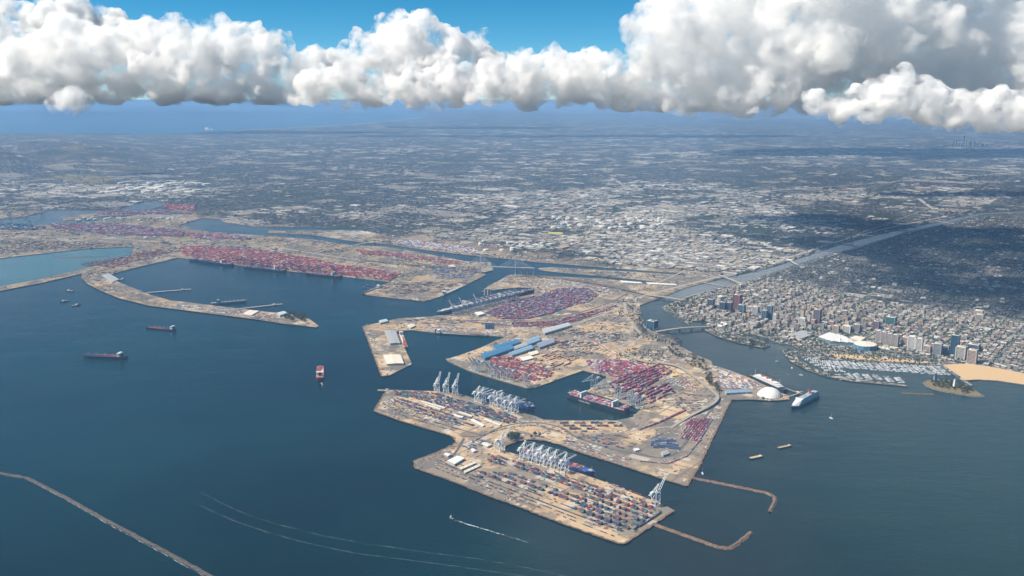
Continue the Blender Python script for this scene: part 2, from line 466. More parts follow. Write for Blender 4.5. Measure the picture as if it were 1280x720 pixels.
def land_sheet(name, loop, holes, grid, z=LAND_Z):
    from mathutils.geometry import delaunay_2d_cdt
    pts, edges = [], []
    for lp in [loop] + holes:
        o = len(pts)
        pts += [Vector(p) for p in lp]
        edges += [(o + i, o + (i + 1) % len(lp)) for i in range(len(lp))]
    if grid:
        gp = []
        y = 132.0
        while y < 680:
            st = 3.0 if y < 170 else (6.0 if y < 300 else 9.0)
            xs = np.arange(-480, 1880, 14.0)
            gp.append(np.stack([xs + rng.uniform(-3, 3, len(xs)), np.full(len(xs), y) + rng.uniform(-.3, .3, len(xs)) * st], 1))
            y += st
        gp = np.vstack(gp)
        ok = in_poly(gp, loop)
        for h in holes: ok &= ~in_poly(gp, h)
        pts += [Vector(p) for p in gp[ok]]
    vo, eo, fo, *_ = delaunay_2d_cdt(pts, edges, [], 0, 1e-5)
    V = np.array([v[:] for v in vo]); F = np.array([f for f in fo])
    cen = V[F].mean(1)
    ok = in_poly(cen, loop)
    for h in holes: ok &= ~in_poly(cen, h)
    F = F[ok]
    W = np.array([G(x, y, z)[:] for x, y in V])
    a, b, c = W[F[:, 0]], W[F[:, 1]], W[F[:, 2]]
    flip = np.cross(b - a, c - a)[:, 2] < 0
    F[flip] = F[flip][:, ::-1]
    o = np_obj(name, W, F, LANDM)
    zi, zp, zd, zg = zones(V)
    ca = o.data.color_attributes.new('zone', 'FLOAT_COLOR', 'POINT')
    ca.data.foreach_set('color', np.stack([zi, zp, zd, zg], 1).astype(np.float32).ravel())
    # quay walls down into the water
    qv, qf = [], []
    for lp in [loop] + holes:
        for i in range(len(lp)):
            p, q = G(*lp[i], z), G(*lp[(i + 1) % len(lp)], z)
            k = len(qv)
            qv += [p, q, (q.x, q.y, -2), (p.x, p.y, -2)]; qf.append((k, k + 1, k + 2, k + 3))
    w = mesh_obj("quay_wall", qv, qf, M_QUAY, o)
    return o

mainland = land_sheet("land", COAST, HOLES, True)
tag(mainland, "flat coastal land with port piers and the city spreading to the haze", kind='structure')

def sheet(name, loop, mat, z, label=None, kind='structure', skirt=False):
    P = [G(x, y, LAND_Z) for x, y in loop]
    vs_ = [(p.x, p.y, z) for p in P]
    area = sum(vs_[i][0] * vs_[(i + 1) % len(vs_)][1] - vs_[(i + 1) % len(vs_)][0] * vs_[i][1] for i in range(len(vs_)))
    if area < 0: vs_.reverse()
    o = mesh_obj(name, vs_, [tuple(range(len(vs_)))], mat)
    tag(o, label, kind=kind)
    return o

# calmer water bodies with their own colour
def water_body(name, loop, deep, label):
    m = WATERM.copy(); m.name = name + "_water"
    b = m.node_tree.nodes['Principled BSDF']
    for l in list(b.inputs['Base Color'].links): m.node_tree.links.remove(l)
    b.inputs['Base Color'].default_value = (*deep, 1)
    P = [G(x, y, 0.0) for x, y in loop]
    vs_ = [(p.x, p.y, .2) for p in P]
    if sum(vs_[i][0] * vs_[(i + 1) % len(vs_)][1] - vs_[(i + 1) % len(vs_)][0] * vs_[i][1] for i in range(len(vs_))) < 0: vs_.reverse()
    tag(mesh_obj(name, vs_, [tuple(range(len(vs_)))], m), label, kind='structure')
water_body("lagoon", [(-500,331),(0,323.5),(55,317.5),(110,311.4),(165,308.8),(164,315),(161,321),(134,329),(102,336),(50,349),(0,358),(-500,420)], (.035, .105, .115), "sheltered green blue lagoon behind the causeway")
water_body("river", [(826,373.5),(858,359.6),(897,350),(916,345.1),(949,338.2),(974.6,331.4),(990,326),(1047,307),(1110,290),(1175,277.3),(1222,266.5),(1290,263.4),(1600,255.3),
 (1600,256.8),(1290,264.8),(1230,267.6),(1185,278.6),(1130,291),(1075,308),(1042,316.5),(994,331),(965,341.2),(935.6,351),(906.5,358.5),(877,366.5),(858,373.3),(844,376.5)], (.10, .115, .12), "broad pale river channel running inland past downtown")

# beach, park island, parks
sheet("beach", [(1178.5,456),(1210,454.5),(1247,460),(1290,468.5),(1500,500),(1500,519),(1400,501.5),(1280,480.6),(1247.5,475.7),(1222,474.2),(1207,475.2)], M_SAND, LAND_Z + .35, "smooth golden sand beach beside the marina")
sheet("beach", [(1040,442),(1060,443.5),(1100,447),(1165,452.5),(1165,454),(1105,451.5),(1045,446.5)], M_SAND, LAND_Z + .35, "narrow strip of sandy fill behind the marina berths")

# hills in the far west
def hills():
    nx, ny = 90, 26
    V, F = [], []
    for j in range(ny):
        for i in range(nx):
            px = -420 + i * 8.0; py = 166.5 + j * 2.2
            g = G(px, py)
            e = math.exp(-((px + 60) / 150.0) ** 2) * math.sin(math.pi * min(1, j / (ny - 1))) ** 0.8
            e += 0.35 * math.exp(-((px - 110) / 60.0) ** 2) * math.sin(math.pi * j / (ny - 1))
            h = 330 * e * (0.6 + 0.8 * mnoise.fractal(Vector((g.x / 2500, g.y / 2500, 3)), 1, 2, 4))
            V.append((g.x, g.y, LAND_Z - 8 + max(0, h)))
    for j in range(ny - 1):
        for i in range(nx - 1):
            a = j * nx + i
            F.append((a, a + nx, a + nx + 1, a + 1))
    o = mesh_obj("hills", V, F, LANDM, None, True)
    ca = o.data.color_attributes.new('zone', 'FLOAT_COLOR', 'POINT')
    ca.data.foreach_set('color', np.tile(np.array([.12, 0, 0, .42], np.float32), len(V)))  # one darker land mix, putting the hills' shade into their colour
    if o.data.polygons[0].normal.z < 0: o.data.flip_normals()
    tag(o, "low dark hills beyond the harbour, shade in their colour", kind='structure')
hills()

# ---------------------------------------------------------------- rock revetments and breakwaters
def ribbon_frame(P):
    N = []
    for i in range(len(P)):
        a = P[max(0, i - 1)]; b = P[min(len(P) - 1, i + 1)]
        d = (b - a); d.z = 0; d.normalize()
        N.append(Vector((-d.y, d.x, 0)))
    return N

def resample(P, step):
    out = [P[0]]
    for a, b in zip(P, P[1:]):
        n = max(1, int((b - a).length / step))
        for k in range(1, n + 1): out.append(a.lerp(b, k / n))
    return out

def rock_mound(name, line, half, height, label, cat, mat=M_ROCK, step=9.0, side=0, z0=-1.5, seed=1):
    """rubble mound along a pixel line; side 0 both slopes, +1/-1 one slope only"""
    P = resample([G(x, y, 0 if side == 0 else LAND_Z) for x, y in line], step)
    P = [Vector((p.x, p.y, 0)) for p in P]
    N = ribbon_frame(P)
    prof = [(-1, z0), (-.72, height * .30), (-.45, height * .66), (-.2, height), (.2, height), (.45, height * .66), (.72, height * .30), (1, z0)] if side == 0 else \
           [(-.35 * side, height + .25), (.15 * side, height + .3), (.5 * side, height * .6), (.8 * side, height * .15), (1.15 * side, z0)]
    V, F = [], []
    m = len(prof)
    r = random.Random(seed)
    for p, n in zip(P, N):
        for (u, z) in prof:
            q = p + n * (u * half + r.uniform(-.12, .12) * half)
            V.append((q.x + r.uniform(-2, 2), q.y + r.uniform(-2, 2), z + (r.uniform(-.9, 1.1) if z > z0 else 0)))
    for i in range(len(P) - 1):
        for k in range(m - 1):
            a = i * m + k
            F.append((a, a + 1, a + m + 1, a + m))
    o = mesh_obj(name, V, F, mat)
    tag(o, label, cat)
    return o

rock_mound("breakwater", [(-40,586),(0,592),(35,598),(82,622),(130,649),(200,686),(290,735)], 9.5, 5, "long straight rubble breakwater running out into open dark water", "breakwater", M_ROCKD, seed=2)
rock_mound("breakwater", [(864,597.5),(925,609.5),(958,616.5),(968,621),(969,627),(962,641)], 10, 5.5, "hooked rubble breakwater leaving the corner of the rail yard pier", "breakwater", seed=3)
rock_mound("breakwater", [(817,655.5),(860,671),(898,684.5),(912,685.5),(922,680),(939,666)], 11, 5.5, "hooked rubble breakwater leaving the tip of the outer container pier", "breakwater", seed=4)
rock_mound("breakwater", [(67,320.7),(100,321.5),(137,320.3)], 8, 3, "thin low jetty in the sheltered green lagoon", "jetty", seed=5)
rock_mound("breakwater", [(1126,491.7),(1167,493.2)], 9, 4, "short detached rubble bar outside the marina mouth", "breakwater", seed=6)
def revet(line, label, half=17, side=-1, seed=9):
    rock_mound("revetment", line, half, LAND_Z, label, "revetment", side=side, seed=seed, step=10)
revet([(483,488.7),(468,513.7),(501.7,526),(560,543),(568,547),(570,553)], "brown rock slope along the seaward side of the inner container pier", seed=11, side=1)
revet([(570,553),(566,556.5),(543,567),(518,576),(519,584.6),(560,599),(610,619),(640,629.5),(706,655),(773,678.6),(781,678.6),(815,656),(842,637.5)], "brown rock slope around the outer container pier", seed=12, side=1)
revet([(629,561.7),(632,556.5),(643,552),(660,549),(679,550),(699.6,555.4),(727.6,565.8),(773,580),(826,597.6),(858,607.5)], "brown rock slope lining the inner basin below the rail yard", seed=13, side=1)
revet([(858,607.5),(873.7,581.7),(908,510),(914,499.5)], "rock slope below the rail yard facing the river mouth", seed=14, side=1)
revet([(102,347),(110,355),(127,363.5),(150,373),(187,382),(233,388),(277,393.5),(320,399),(350,403.7),(395,409)], "pale rock slope along the outer side of the long curved mole", seed=15, side=1)
revet([(453.7,407.5),(477.5,470),(487.5,468.7)], "rock slope on the seaward side of the square cargo pier", seed=16, side=1)
revet([(881,412.7),(896.7,420.5),(926,429),(955,435),(963,432)], "rock edge of the green park spit by the arched bridge", seed=17, half=9, side=1)
revet([(984,444),(987.5,451),(1010,462.5),(1035,471),(1065,476.5),(1135,483)], "rock breakwater edge around the marina", seed=18, half=9, side=1)
revet([(914,499.5),(937,499),(962,501),(975,500),(987,499)], "rock edge beneath the white dome", seed=19, half=9, side=1)
revet([(-500,428),(0,363.5),(50,354),(102,342)], "dark rock edge of the long straight causeway", seed=20, half=12, side=1)

# ---------------------------------------------------------------- many boxes in one mesh
BOXF = np.array([[4, 5, 6, 7], [0, 1, 5, 4], [1, 2, 6, 5], [2, 3, 7, 6], [3, 0, 4, 7]])
def boxes_obj(name, c, size, ang, roof, wall, z0, label, cat=None, kind='stuff', group=None):
    """c (n,2) centres, size (n,3), ang (n,), roof/wall (n,3) colours, z0 (n,)"""
    n = len(c)
    ca, sa = np.cos(ang), np.sin(ang)
    sx = np.array([-1, 1, 1, -1]) * .5; sy = np.array([-1, -1, 1, 1]) * .5
    lx = size[:, :1] * sx; ly = size[:, 1:2] * sy
    X = c[:, :1] + lx * ca[:, None] - ly * sa[:, None]
    Y = c[:, 1:2] + lx * sa[:, None] + ly * ca[:, None]
    V = np.zeros((n, 8, 3))
    V[:, :4, 0] = X; V[:, 4:, 0] = X; V[:, :4, 1] = Y; V[:, 4:, 1] = Y
    V[:, :4, 2] = z0[:, None]; V[:, 4:, 2] = (z0 + size[:, 2])[:, None]
    F = (BOXF[None] + (np.arange(n) * 8)[:, None, None]).reshape(-1, 4)
    o = np_obj(name, V.reshape(-1, 3), F, COLMAT)
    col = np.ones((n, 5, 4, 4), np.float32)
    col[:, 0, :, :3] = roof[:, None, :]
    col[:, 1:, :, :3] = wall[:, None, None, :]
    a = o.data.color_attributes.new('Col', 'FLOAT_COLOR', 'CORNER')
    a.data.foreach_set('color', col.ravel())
    tag(o, label, cat, group, kind)
    return o

def px_of(c, z=LAND_Z):
    """photo pixels of ground points (n,2)"""
    dz = z - CAM_H
    depth = c[:, 1] * CP - dz * SP
    up = c[:, 1] * SP + dz * CP
    return np.stack([640 + FOC * c[:, 0] / depth, 360 - FOC * up / depth], 1)

LAND_OK = lambda P: in_poly(P, COAST) & ~in_poly(P, HOLES[0]) & ~in_poly(P, HOLES[1])
ROOFS = np.array([(.55, .51, .45), (.44, .39, .33), (.36, .31, .26), (.24, .22, .20), (.50, .41, .31), (.14, .135, .13), (.30, .19, .135), (.64, .61, .56), (.10, .10, .10)])
def lattice(poly, dx, dy, bx, by, street, jitter=0.15):
    """lots of a street grid inside a pixel polygon: blocks bx*by lots"""
    g = np.array([G2(*p) for p in poly])
    ca, sa = math.cos(GRID), math.sin(GRID)
    u = g[:, 0] * ca - g[:, 1] * sa; v = g[:, 0] * sa + g[:, 1] * ca
    U = np.arange(u.min(), u.max(), dx); Vv = np.arange(v.min(), v.max(), dy)
    iu = np.arange(len(U)); iv = np.arange(len(Vv))
    U = U[iu % bx != 0]; Vv = Vv[iv % by != 0]
    A, B = np.meshgrid(U, Vv); A = A.ravel(); B = B.ravel()
    A = A + rng.uniform(-jitter, jitter, len(A)) * dx; B = B + rng.uniform(-jitter, jitter, len(B)) * dy
    c = np.stack([A * ca + B * sa, -A * sa + B * ca], 1)
    P = px_of(c)
    k = in_poly(P, poly) & LAND_OK(P) & (P[:, 0] > -30) & (P[:, 0] < 1310)
    return c[k], P[k]

def tree_lumps(name, c, r, h, label):
    """far-off tree crowns: uneven leafy lumps in one mesh"""
    v0, f0 = ico(1)
    n = len(c)
    V = v0[None] * np.stack([r, r, h], 1)[:, None, :] * rng.uniform(.6, 1.25, (n, len(v0), 1))
    V[:, :, 0] += c[:, :1]; V[:, :, 1] += c[:, 1:2]; V[:, :, 2] += (LAND_Z + h * 0.85)[:, None]
    F = (f0[None] + (np.arange(n) * len(v0))[:, None, None]).reshape(-1, 3)
    o = np_obj(name, V.reshape(-1, 3), F, M_LEAF)
    tag(o, label, kind='stuff')

ICO = {}
def ico(sub):
    if sub not in ICO:
        bm = bmesh.new()
        bmesh.ops.create_icosphere(bm, subdivisions=sub, radius=1)
        bm.verts.ensure_lookup_table()
        ICO[sub] = (np.array([v.co[:] for v in bm.verts]), np.array([[v.index for v in f.verts] for f in bm.faces]))
        bm.free()
    return ICO[sub]

# ground that must stay free of scattered buildings: pixel polygons
KEEP = [[(1008,445),(1020,410),(1080,418),(1115,440),(1180,447),(1180,458),(1000,446)], [(925,417),(970,420),(1000,430),(1000,440),(880,440),(880,412)],
        [(826,378),(850,380),(850,398),(826,390)], [(1178,452),(1210,452),(1300,468),(1300,490),(1200,480)]]
def free(P):
    k = np.ones(len(P), bool)
    for q in KEEP: k &= ~in_poly(P, q)
    return k

# --- downtown blocks
c, P = lattice([(828,386),(862,374),(905,360),(962,346),(1010,360),(1080,374),(1180,388),(1290,406),(1290,466),(1210,452),(1176,455),(1060,448),(990,430),(945,417),(925,416),(885,409),(868,399)], 31, 36, 5, 4, 0)
k = free(P) & (rng.random(len(c)) < 0.74)
c, P = c[k], P[k]
n = len(c)
core = np.exp(-(((P[:, 0] - 1000) / 130) ** 2 + ((P[:, 1] - 402) / 22) ** 2))
hgt = rng.gamma(2.0, 3.2, n) + 4 + core * rng.gamma(1.3, 9, n)
sz = np.stack([rng.uniform(14, 29, n) , rng.uniform(15, 32, n), np.clip(hgt, 4, 55)], 1)
bigb = rng.random(n) < .10; sz[bigb, :2] *= rng.uniform(1.3, 1.9, (bigb.sum(), 1)); sz[bigb, 2] *= .6
rc = ROOFS[rng.integers(0, len(ROOFS), n)] * rng.uniform(.6, 1.0, (n, 1))
wc = np.array([(.40, .36, .31), (.30, .28, .26), (.46, .43, .39), (.22, .20, .2), (.36, .25, .19)])[rng.integers(0, 5, n)] * rng.uniform(.7, 1.1, (n, 1))
near = np.argsort(-(P[:, 1] + sz[:, 2] * .25 + rng.uniform(0, 30, n)))
near = [i for i in near if 0 < P[i, 0] < 1275][:280]
pick = np.zeros(n, bool); pick[near] = True
boxes_obj("downtown_blocks", c[~pick], sz[~pick], np.full((~pick).sum(), -GRID), rc[~pick], wc[~pick], np.full((~pick).sum(), LAND_Z), "dense low pale downtown blocks filling the streets inland")
ROOFNAME = [("pale grey", (.50, .48, .45)), ("tan", (.48, .39, .29)), ("charcoal", (.17, .17, .17)), ("white", (.66, .63, .59)), ("russet", (.36, .21, .15)), ("mid grey", (.36, .36, .35))]
for kx, i in enumerate(near):
    rn, rcol = ROOFNAME[int(rng.integers(0, 6))]
    wn_, wcol = [("cream", (.46, .42, .35)), ("grey", (.30, .29, .28)), ("brick", (.33, .20, .15))][int(rng.integers(0, 3))]
    root = empty("low_building", (c[i, 0], c[i, 1], LAND_Z), -GRID)
    w, d, h = sz[i]
    MB().box((0, 0, h / 2), (w, d, h)).build("wall", paint("wall_" + wn_, wcol, .8), root)
    r_ = MB().box((0, 0, h + .35), (w - 1.2, d - 1.2, .7)).build("roof", paint("roof_" + rn.replace(' ', '_'), rcol, .85), root)
    kid(MB().box((rng.uniform(-.2, .2) * w, rng.uniform(-.2, .2) * d, h + 1.9), (w * .25, d * .2, 2.4)).build("roof_unit", M_GREYR), r_)
    storeys = max(1, int(h // 4.5))
    for s in range(min(storeys, 5)):
        MB().box((0, 0, h * (s + .55) / min(storeys, 5)), (w + .3, d + .3, h / min(storeys, 5) * .34)).build("window_band", M_GLASS, root)
    tag(root, f"{['one','two','three','four','five or more'][min(storeys,5)-1]} storey {wn_} building with flat {rn} roof in downtown blocks", "building", "low buildings of the downtown waterfront")

# --- residential streets, right
c, P = lattice(RESD, 21, 30, 9, 7, 0, .2)
k = (rng.random(len(c)) < 0.62)
ch = c[k]; n = len(ch)
sz = np.stack([rng.uniform(9, 15, n), rng.uniform(11, 19, n), rng.uniform(4, 8, n)], 1)
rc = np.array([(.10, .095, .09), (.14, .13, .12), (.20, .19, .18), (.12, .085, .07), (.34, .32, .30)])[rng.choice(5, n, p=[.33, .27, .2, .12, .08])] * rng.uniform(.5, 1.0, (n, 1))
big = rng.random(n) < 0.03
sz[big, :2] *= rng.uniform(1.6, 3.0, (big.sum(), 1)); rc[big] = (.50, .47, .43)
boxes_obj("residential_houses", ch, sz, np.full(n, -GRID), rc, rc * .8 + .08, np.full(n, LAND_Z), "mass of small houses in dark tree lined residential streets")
ct = c[~k | (rng.random(len(c)) < .45)]
ct = ct[rng.random(len(ct)) < .7]
ct = ct + rng.uniform(-7, 7, ct.shape)
n = len(ct)
tree_lumps("street_trees", ct, rng.uniform(3.5, 7, n), rng.uniform(4, 7, n), "dark green trees among the residential streets")

# --- mixed and industrial blocks scattered over the plain
def scatter(n, x0, x1, y0, y1, lim):
    P = np.stack([rng.uniform(x0, x1, n), y0 + (y1 - y0) * rng.random(n) ** 0.9], 1)
    zi, zp, zd, zg = zones(P)
    cg = np.array([G2(*p) for p in P])
    ns = np.array([mnoise.noise(Vector((x / 1300, y / 1900, 2))) for x, y in cg])
    k = LAND_OK(P) & (zd < .5) & ~in_poly(P, RESD) & (rng.random(n) < np.clip((zi - .42 + ns * .85) * 2.4, .02, 1)) & (zp < .5)
    return P[k], zi[k]
P, zi = scatter(46000, -10, 1290, 172, 345, 0)
c = np.array([G2(*p) for p in P])
n = len(c)
dist = c[:, 1]
s0 = np.clip(dist / 9000, .6, 2.4)
sz = np.stack([rng.gamma(1.7, 22, n) * s0 + 12, rng.gamma(1.7, 19, n) * s0 + 12, rng.uniform(5, 13, n)], 1)
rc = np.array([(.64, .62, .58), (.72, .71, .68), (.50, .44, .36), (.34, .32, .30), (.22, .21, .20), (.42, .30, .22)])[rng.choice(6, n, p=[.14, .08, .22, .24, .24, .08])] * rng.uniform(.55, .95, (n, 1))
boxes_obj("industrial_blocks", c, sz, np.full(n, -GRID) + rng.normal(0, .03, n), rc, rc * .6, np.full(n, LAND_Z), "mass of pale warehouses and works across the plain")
# trees and dark clumps north of the port
P = np.stack([rng.uniform(-10, 1290, 26000), rng.uniform(178, 345, 26000)], 1)
zi, zp, zd, zg = zones(P)
k = LAND_OK(P) & (zp < .5) & (zd < .5) & ~in_poly(P, RESD) & (rng.random(len(P)) < .62 - zi * .55)
c = np.array([G2(*p) for p in P[k]]); n = len(c)
tree_lumps("tree_clumps", c, rng.uniform(6, 13, n) * np.clip(c[:, 1] / 9000, .7, 2), rng.uniform(5, 9, n), "dark tree clumps between the far streets")
# downtown trees
P = np.stack([rng.uniform(826, 1290, 9500), rng.uniform(345, 470, 9500)], 1)
k = in_poly(P, DOWN) & LAND_OK(P) & ~in_poly(P, KEEP[3])
c = np.array([G2(*p) for p in P[k]]); n = len(c)
tree_lumps("avenue_trees", c, rng.uniform(3, 6, n), rng.uniform(3.5, 6, n), "small dark trees along the downtown avenues")
# bushes and tree lines on the port land
P = np.vstack([np.stack([rng.uniform(-10, 760, 7000), rng.uniform(262, 350, 7000)], 1), np.stack([rng.uniform(770, 905, 2600), rng.uniform(375, 495, 2600)], 1)])
zi, zp, zd, zg = zones(P)
cg = np.array([G2(*p) for p in P])
clus = np.array([mnoise.noise(Vector((x / 380, y / 380, 17))) for x, y in cg])
k = LAND_OK(P) & (zp > .3) & (clus > .12)
c = cg[k]; n = len(c)
tree_lumps("port_trees", c, rng.uniform(3, 6.5, n) * np.clip(c[:, 1] / 6000, .8, 2), rng.uniform(3, 6, n), "dark bushes and tree lines between the port yards")
# small works, sheds and parked machinery on the port land
P = np.stack([rng.uniform(-10, 1000, 42000), rng.uniform(262, 640, 42000)], 1)
zi, zp, zd, zg = zones(P)
cg = np.array([G2(*p) for p in P])
clus = np.array([mnoise.noise(Vector((x / 210, y / 210, 7))) for x, y in cg])
k = LAND_OK(P) & (zp > .5) & (rng.random(len(P)) < np.where(P[:, 1] < 345, .75, .5) * np.clip(clus * 2.6 + .12, .03, 1))
P = P[k]; c = np.array([G2(*p) for p in P]); n = len(c)
sz = np.stack([rng.gamma(2, 4.5, n) + 4, rng.gamma(1.5, 3, n) + 2.5, rng.uniform(2, 6, n)], 1) * np.clip((c[:, 1:2] / 6000) ** 1.3, .5, 1.9)
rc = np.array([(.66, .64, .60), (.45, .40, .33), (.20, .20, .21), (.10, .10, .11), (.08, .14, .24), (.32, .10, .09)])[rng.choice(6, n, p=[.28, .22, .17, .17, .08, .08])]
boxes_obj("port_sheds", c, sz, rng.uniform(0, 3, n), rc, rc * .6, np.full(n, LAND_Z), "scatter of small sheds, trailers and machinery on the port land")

# ---------------------------------------------------------------- containers
PAL = {
 'red':   [(.21, .03, .045), (.26, .045, .055), (.16, .025, .04), (.32, .10, .07), (.36, .17, .11), (.25, .045, .09), (.46, .42, .40), (.05, .06, .12)],
 'pink':  [(.34, .05, .13), (.27, .04, .09), (.38, .09, .17), (.21, .035, .06), (.30, .05, .10), (.50, .46, .45), (.07, .10, .17), (.24, .09, .06), (.36, .30, .29)],
 'mix':   [(.22, .04, .045), (.27, .10, .06), (.03, .06, .14), (.05, .12, .20), (.46, .43, .40), (.04, .15, .15), (.13, .04, .05), (.24, .19, .14), (.09, .10, .12), (.02, .03, .06), (.03, .05, .10)],
 'purple':[(.25, .07, .10), (.30, .10, .12), (.07, .08, .16), (.34, .30, .31), (.14, .13, .20), (.36, .06, .11), (.09, .14, .22), (.50, .47, .46)],
 'blue':  [(.03, .07, .16), (.02, .05, .11), (.06, .12, .22), (.10, .08, .14), (.40, .40, .40)],
 'ship':  [(.40, .03, .13), (.34, .03, .10), (.58, .55, .53), (.10, .17, .27), (.16, .24, .33), (.42, .06, .16), (.62, .60, .58), (.30, .05, .06), (.45, .22, .13)],
 'white': [(.62, .60, .57), (.50, .49, .47), (.09, .16, .28), (.32, .09, .08)],
}
CW, CL, CH = 2.6, 12.6, 2.65
YARDS = []
def yard(poly, axis, pal, occ, maxh, rows=6, aisle=14.0, label=None, gap=0.25, tidy=0.5, big=1.0, blk=0, gp=1):
    """containers stacked in blocks inside a pixel polygon; axis: two pixels giving the row direction"""
    a, b = np.array(G2(*axis[0])), np.array(G2(*axis[1]))
    ang = math.atan2(b[1] - a[1], b[0] - a[0])
    ca, sa = math.cos(ang), math.sin(ang)
    g = np.array([G2(*p) for p in poly])
    u = g[:, 0] * ca + g[:, 1] * sa; v = -g[:, 0] * sa + g[:, 1] * ca
    W, L, H = CW * big, CL * big, CH * big
    us = np.arange(u.min(), u.max(), L * 1.04)
    vs_, vv, bl = [], v.min(), 0
    while vv < v.max():
        for r_ in range(rows): vs_.append((vv + r_ * W * 1.02, bl))
        vv += rows * W * 1.02 + aisle; bl += 1
    C, S, K, BK = [], [], [], []
    pal_ = PAL[pal]
    for (v_, b_) in vs_:
        for j, u_ in enumerate(us):
            if blk and (j + b_ * 2) % (blk + gp) >= blk: continue
            f = mnoise.noise(Vector((u_ / 60, b_ * 3.7, len(poly)))) * .9 + mnoise.noise(Vector((u_ / 17, b_ * 7.1, 5))) * .5
            if f * tidy + .5 + rng.uniform(-.25, .25) * (1 - tidy) > occ + .0: continue
            h = int(np.clip(round(maxh * (.75 - f * .6) + rng.uniform(-.9, .6)), 1, maxh))
            base = pal_[int((mnoise.cell(Vector((j * .5, b_ * 1.3, 1.5))) * .5 + .5) * len(pal_)) % len(pal_)]
            for q in range(h):
                C.append((u_, v_, q * H)); BK.append(b_)
                K.append(base if rng.random() < .45 else pal_[rng.integers(0, len(pal_))])
    if not C: return
    C = np.array(C); K = np.array(K) * rng.uniform(.75, 1.25, (len(C), 1))
    X = np.stack([C[:, 0] * ca - C[:, 1] * sa, C[:, 0] * sa + C[:, 1] * ca], 1)
    k = in_poly(px_of(X), poly)
    X, z, K = X[k], C[k, 2] + LAND_Z + .02, K[k]
    n = len(X)
    YARDS.append(dict(X=X, z=z, K=K, ang=np.full(n, ang), S=np.tile([L, W, H], (n, 1)), label=label, B=np.array(BK)[k]))

def row(line, pal, label, lanes=1, pitch=14.5, skip=.12, h=1, z=0.0, width=3.2):
    """containers on chassis or rail cars end to end along a pixel line"""
    P = resample([G(x, y) for x, y in line], pitch)
    N = ribbon_frame(P)
    X, A, Z, K = [], [], [], []
    for i in range(len(P) - 1):
        d = P[i + 1] - P[i]
        if d.length < pitch * .6: continue
        for l in range(lanes):
            if rng.random() < skip: continue
            m = (P[i] + P[i + 1]) / 2 + N[i] * (l - (lanes - 1) / 2) * width
            for q in range(h):
                X.append((m.x, m.y)); A.append(math.atan2(d.y, d.x)); Z.append(LAND_Z + 1.3 + z + q * CH); K.append(PAL[pal][rng.integers(0, len(PAL[pal]))])
    n = len(X)
    YARDS.append(dict(X=np.array(X), z=np.array(Z), K=np.array(K) * rng.uniform(.75, 1.25, (n, 1)), ang=np.array(A), S=np.tile([12.2, 2.6, CH], (n, 1)), label=label))

# outer container pier (nearest)
AX = [(640, 590), (760, 633)]
yard([(618,570),(645,576),(700,594),(760,615),(772,622),(762,626),(700,605),(650,588),(608,576)], AX, 'mix', .66, 4, 5, 16, "multicoloured containers stacked along the outer pier beside the white cranes", blk=5)
yard([(590,590),(640,592),(700,612),(760,628),(752,640),(690,622),(640,606),(598,597)], AX, 'mix', .56, 4, 5, 22, "mixed container stacks in the middle of the outer pier", blk=3, gp=1)
yard([(735,612),(770,615),(832,637),(815,648),(780,666),(745,655),(715,637)], AX, 'mix', .62, 5, 6, 22, "mixed container stacks at the tip of the outer pier", blk=2, gp=1)
OUTER = len(YARDS)
for i, dy in enumerate((0, 4.2, 8.6, 15)):
    row([(540 + i * 8, 583.5 - dy * .9 + i * 2), (600, 607 - dy), (660, 629 - dy), (720, 652.5 - dy), (768 + i * 5, 671 - dy * 1.1)], 'mix', "single line of trailers with containers along the outer pier edge", skip=.28)
row([(792,663),(815,648.5),(826,641)], 'mix', "parked containers along the short end of the outer pier", lanes=2, skip=.1, h=2)
row([(757,603),(790,615),(822,627)], 'red', "containers on the quay between the cranes of the outer pier", lanes=2, skip=.25)
yard([(575,560),(600,548),(612,552),(590,565)], AX, 'blue', .4, 1, 3, 12, "dark parked trailers on the neck between the two piers")
# inner container pier
AX = [(500, 497), (640, 540)]
yard([(492,489),(545,492),(575,500),(640,519),(650,527),(630,530),(560,510),(520,500),(495,494)], AX, 'mix', .64, 4, 5, 14, "multicoloured container stacks behind the cranes of the inner pier")
yard([(490,498),(540,508),(600,527),(590,535),(540,521),(500,507)], AX, 'mix', .58, 3, 5, 20, "mixed container rows on the seaward half of the inner pier")
for i, dy in enumerate((0, 4, 9, 13.5)):
    row([(480 + i * 3, 506 - dy * .8), (495, 517 - dy), (540, 531 - dy), (575, 541 - dy * .9)], 'mix', "lines of trailers with containers along the inner pier edge", skip=.25)
row([(590,553),(612,541),(640,534),(670,532),(700,540),(712,548)], 'blue', "dark freight train curving around the head of the basin", skip=.03)
# rail yard pier
AX = [(700, 540), (780, 560)]
yard([(698,527),(775,526),(778,533),(740,541),(700,538)], [(700, 531), (775, 531)], 'mix', .62, 3, 5, 26, "dark container blocks along the quay of the dead end basin", blk=4, gp=2)
yard([(700,545),(760,548),(800,556),(800,562),(750,560),(710,552)], AX, 'mix', .5, 2, 4, 24, "scattered containers in the rail yard pier", blk=3, gp=2)
for i in range(3): row([(707, 549 + i * 3.6), (740, 561 + i * 3.6), (785, 575 + i * 3)], 'white', "line of pale trailers above the basin slope", skip=.2)
row([(800,577),(835,580),(858,571),(874,551),(890,524)], 'purple', "purple freight train rounding the end of the rail yard pier", lanes=2, skip=.04)
yard([(862,522),(888,524),(876,552),(850,549)], [(868, 545), (884, 524)], 'pink', .8, 2, 2, 6, "parallel magenta rail cars of containers in the end yard", tidy=.15)
yard([(814,547),(845,549),(850,562),(815,560)], [(815, 553), (848, 556)], 'blue', .72, 1, 2, 5, "dark blue parked trailers in the end yard", tidy=.3)
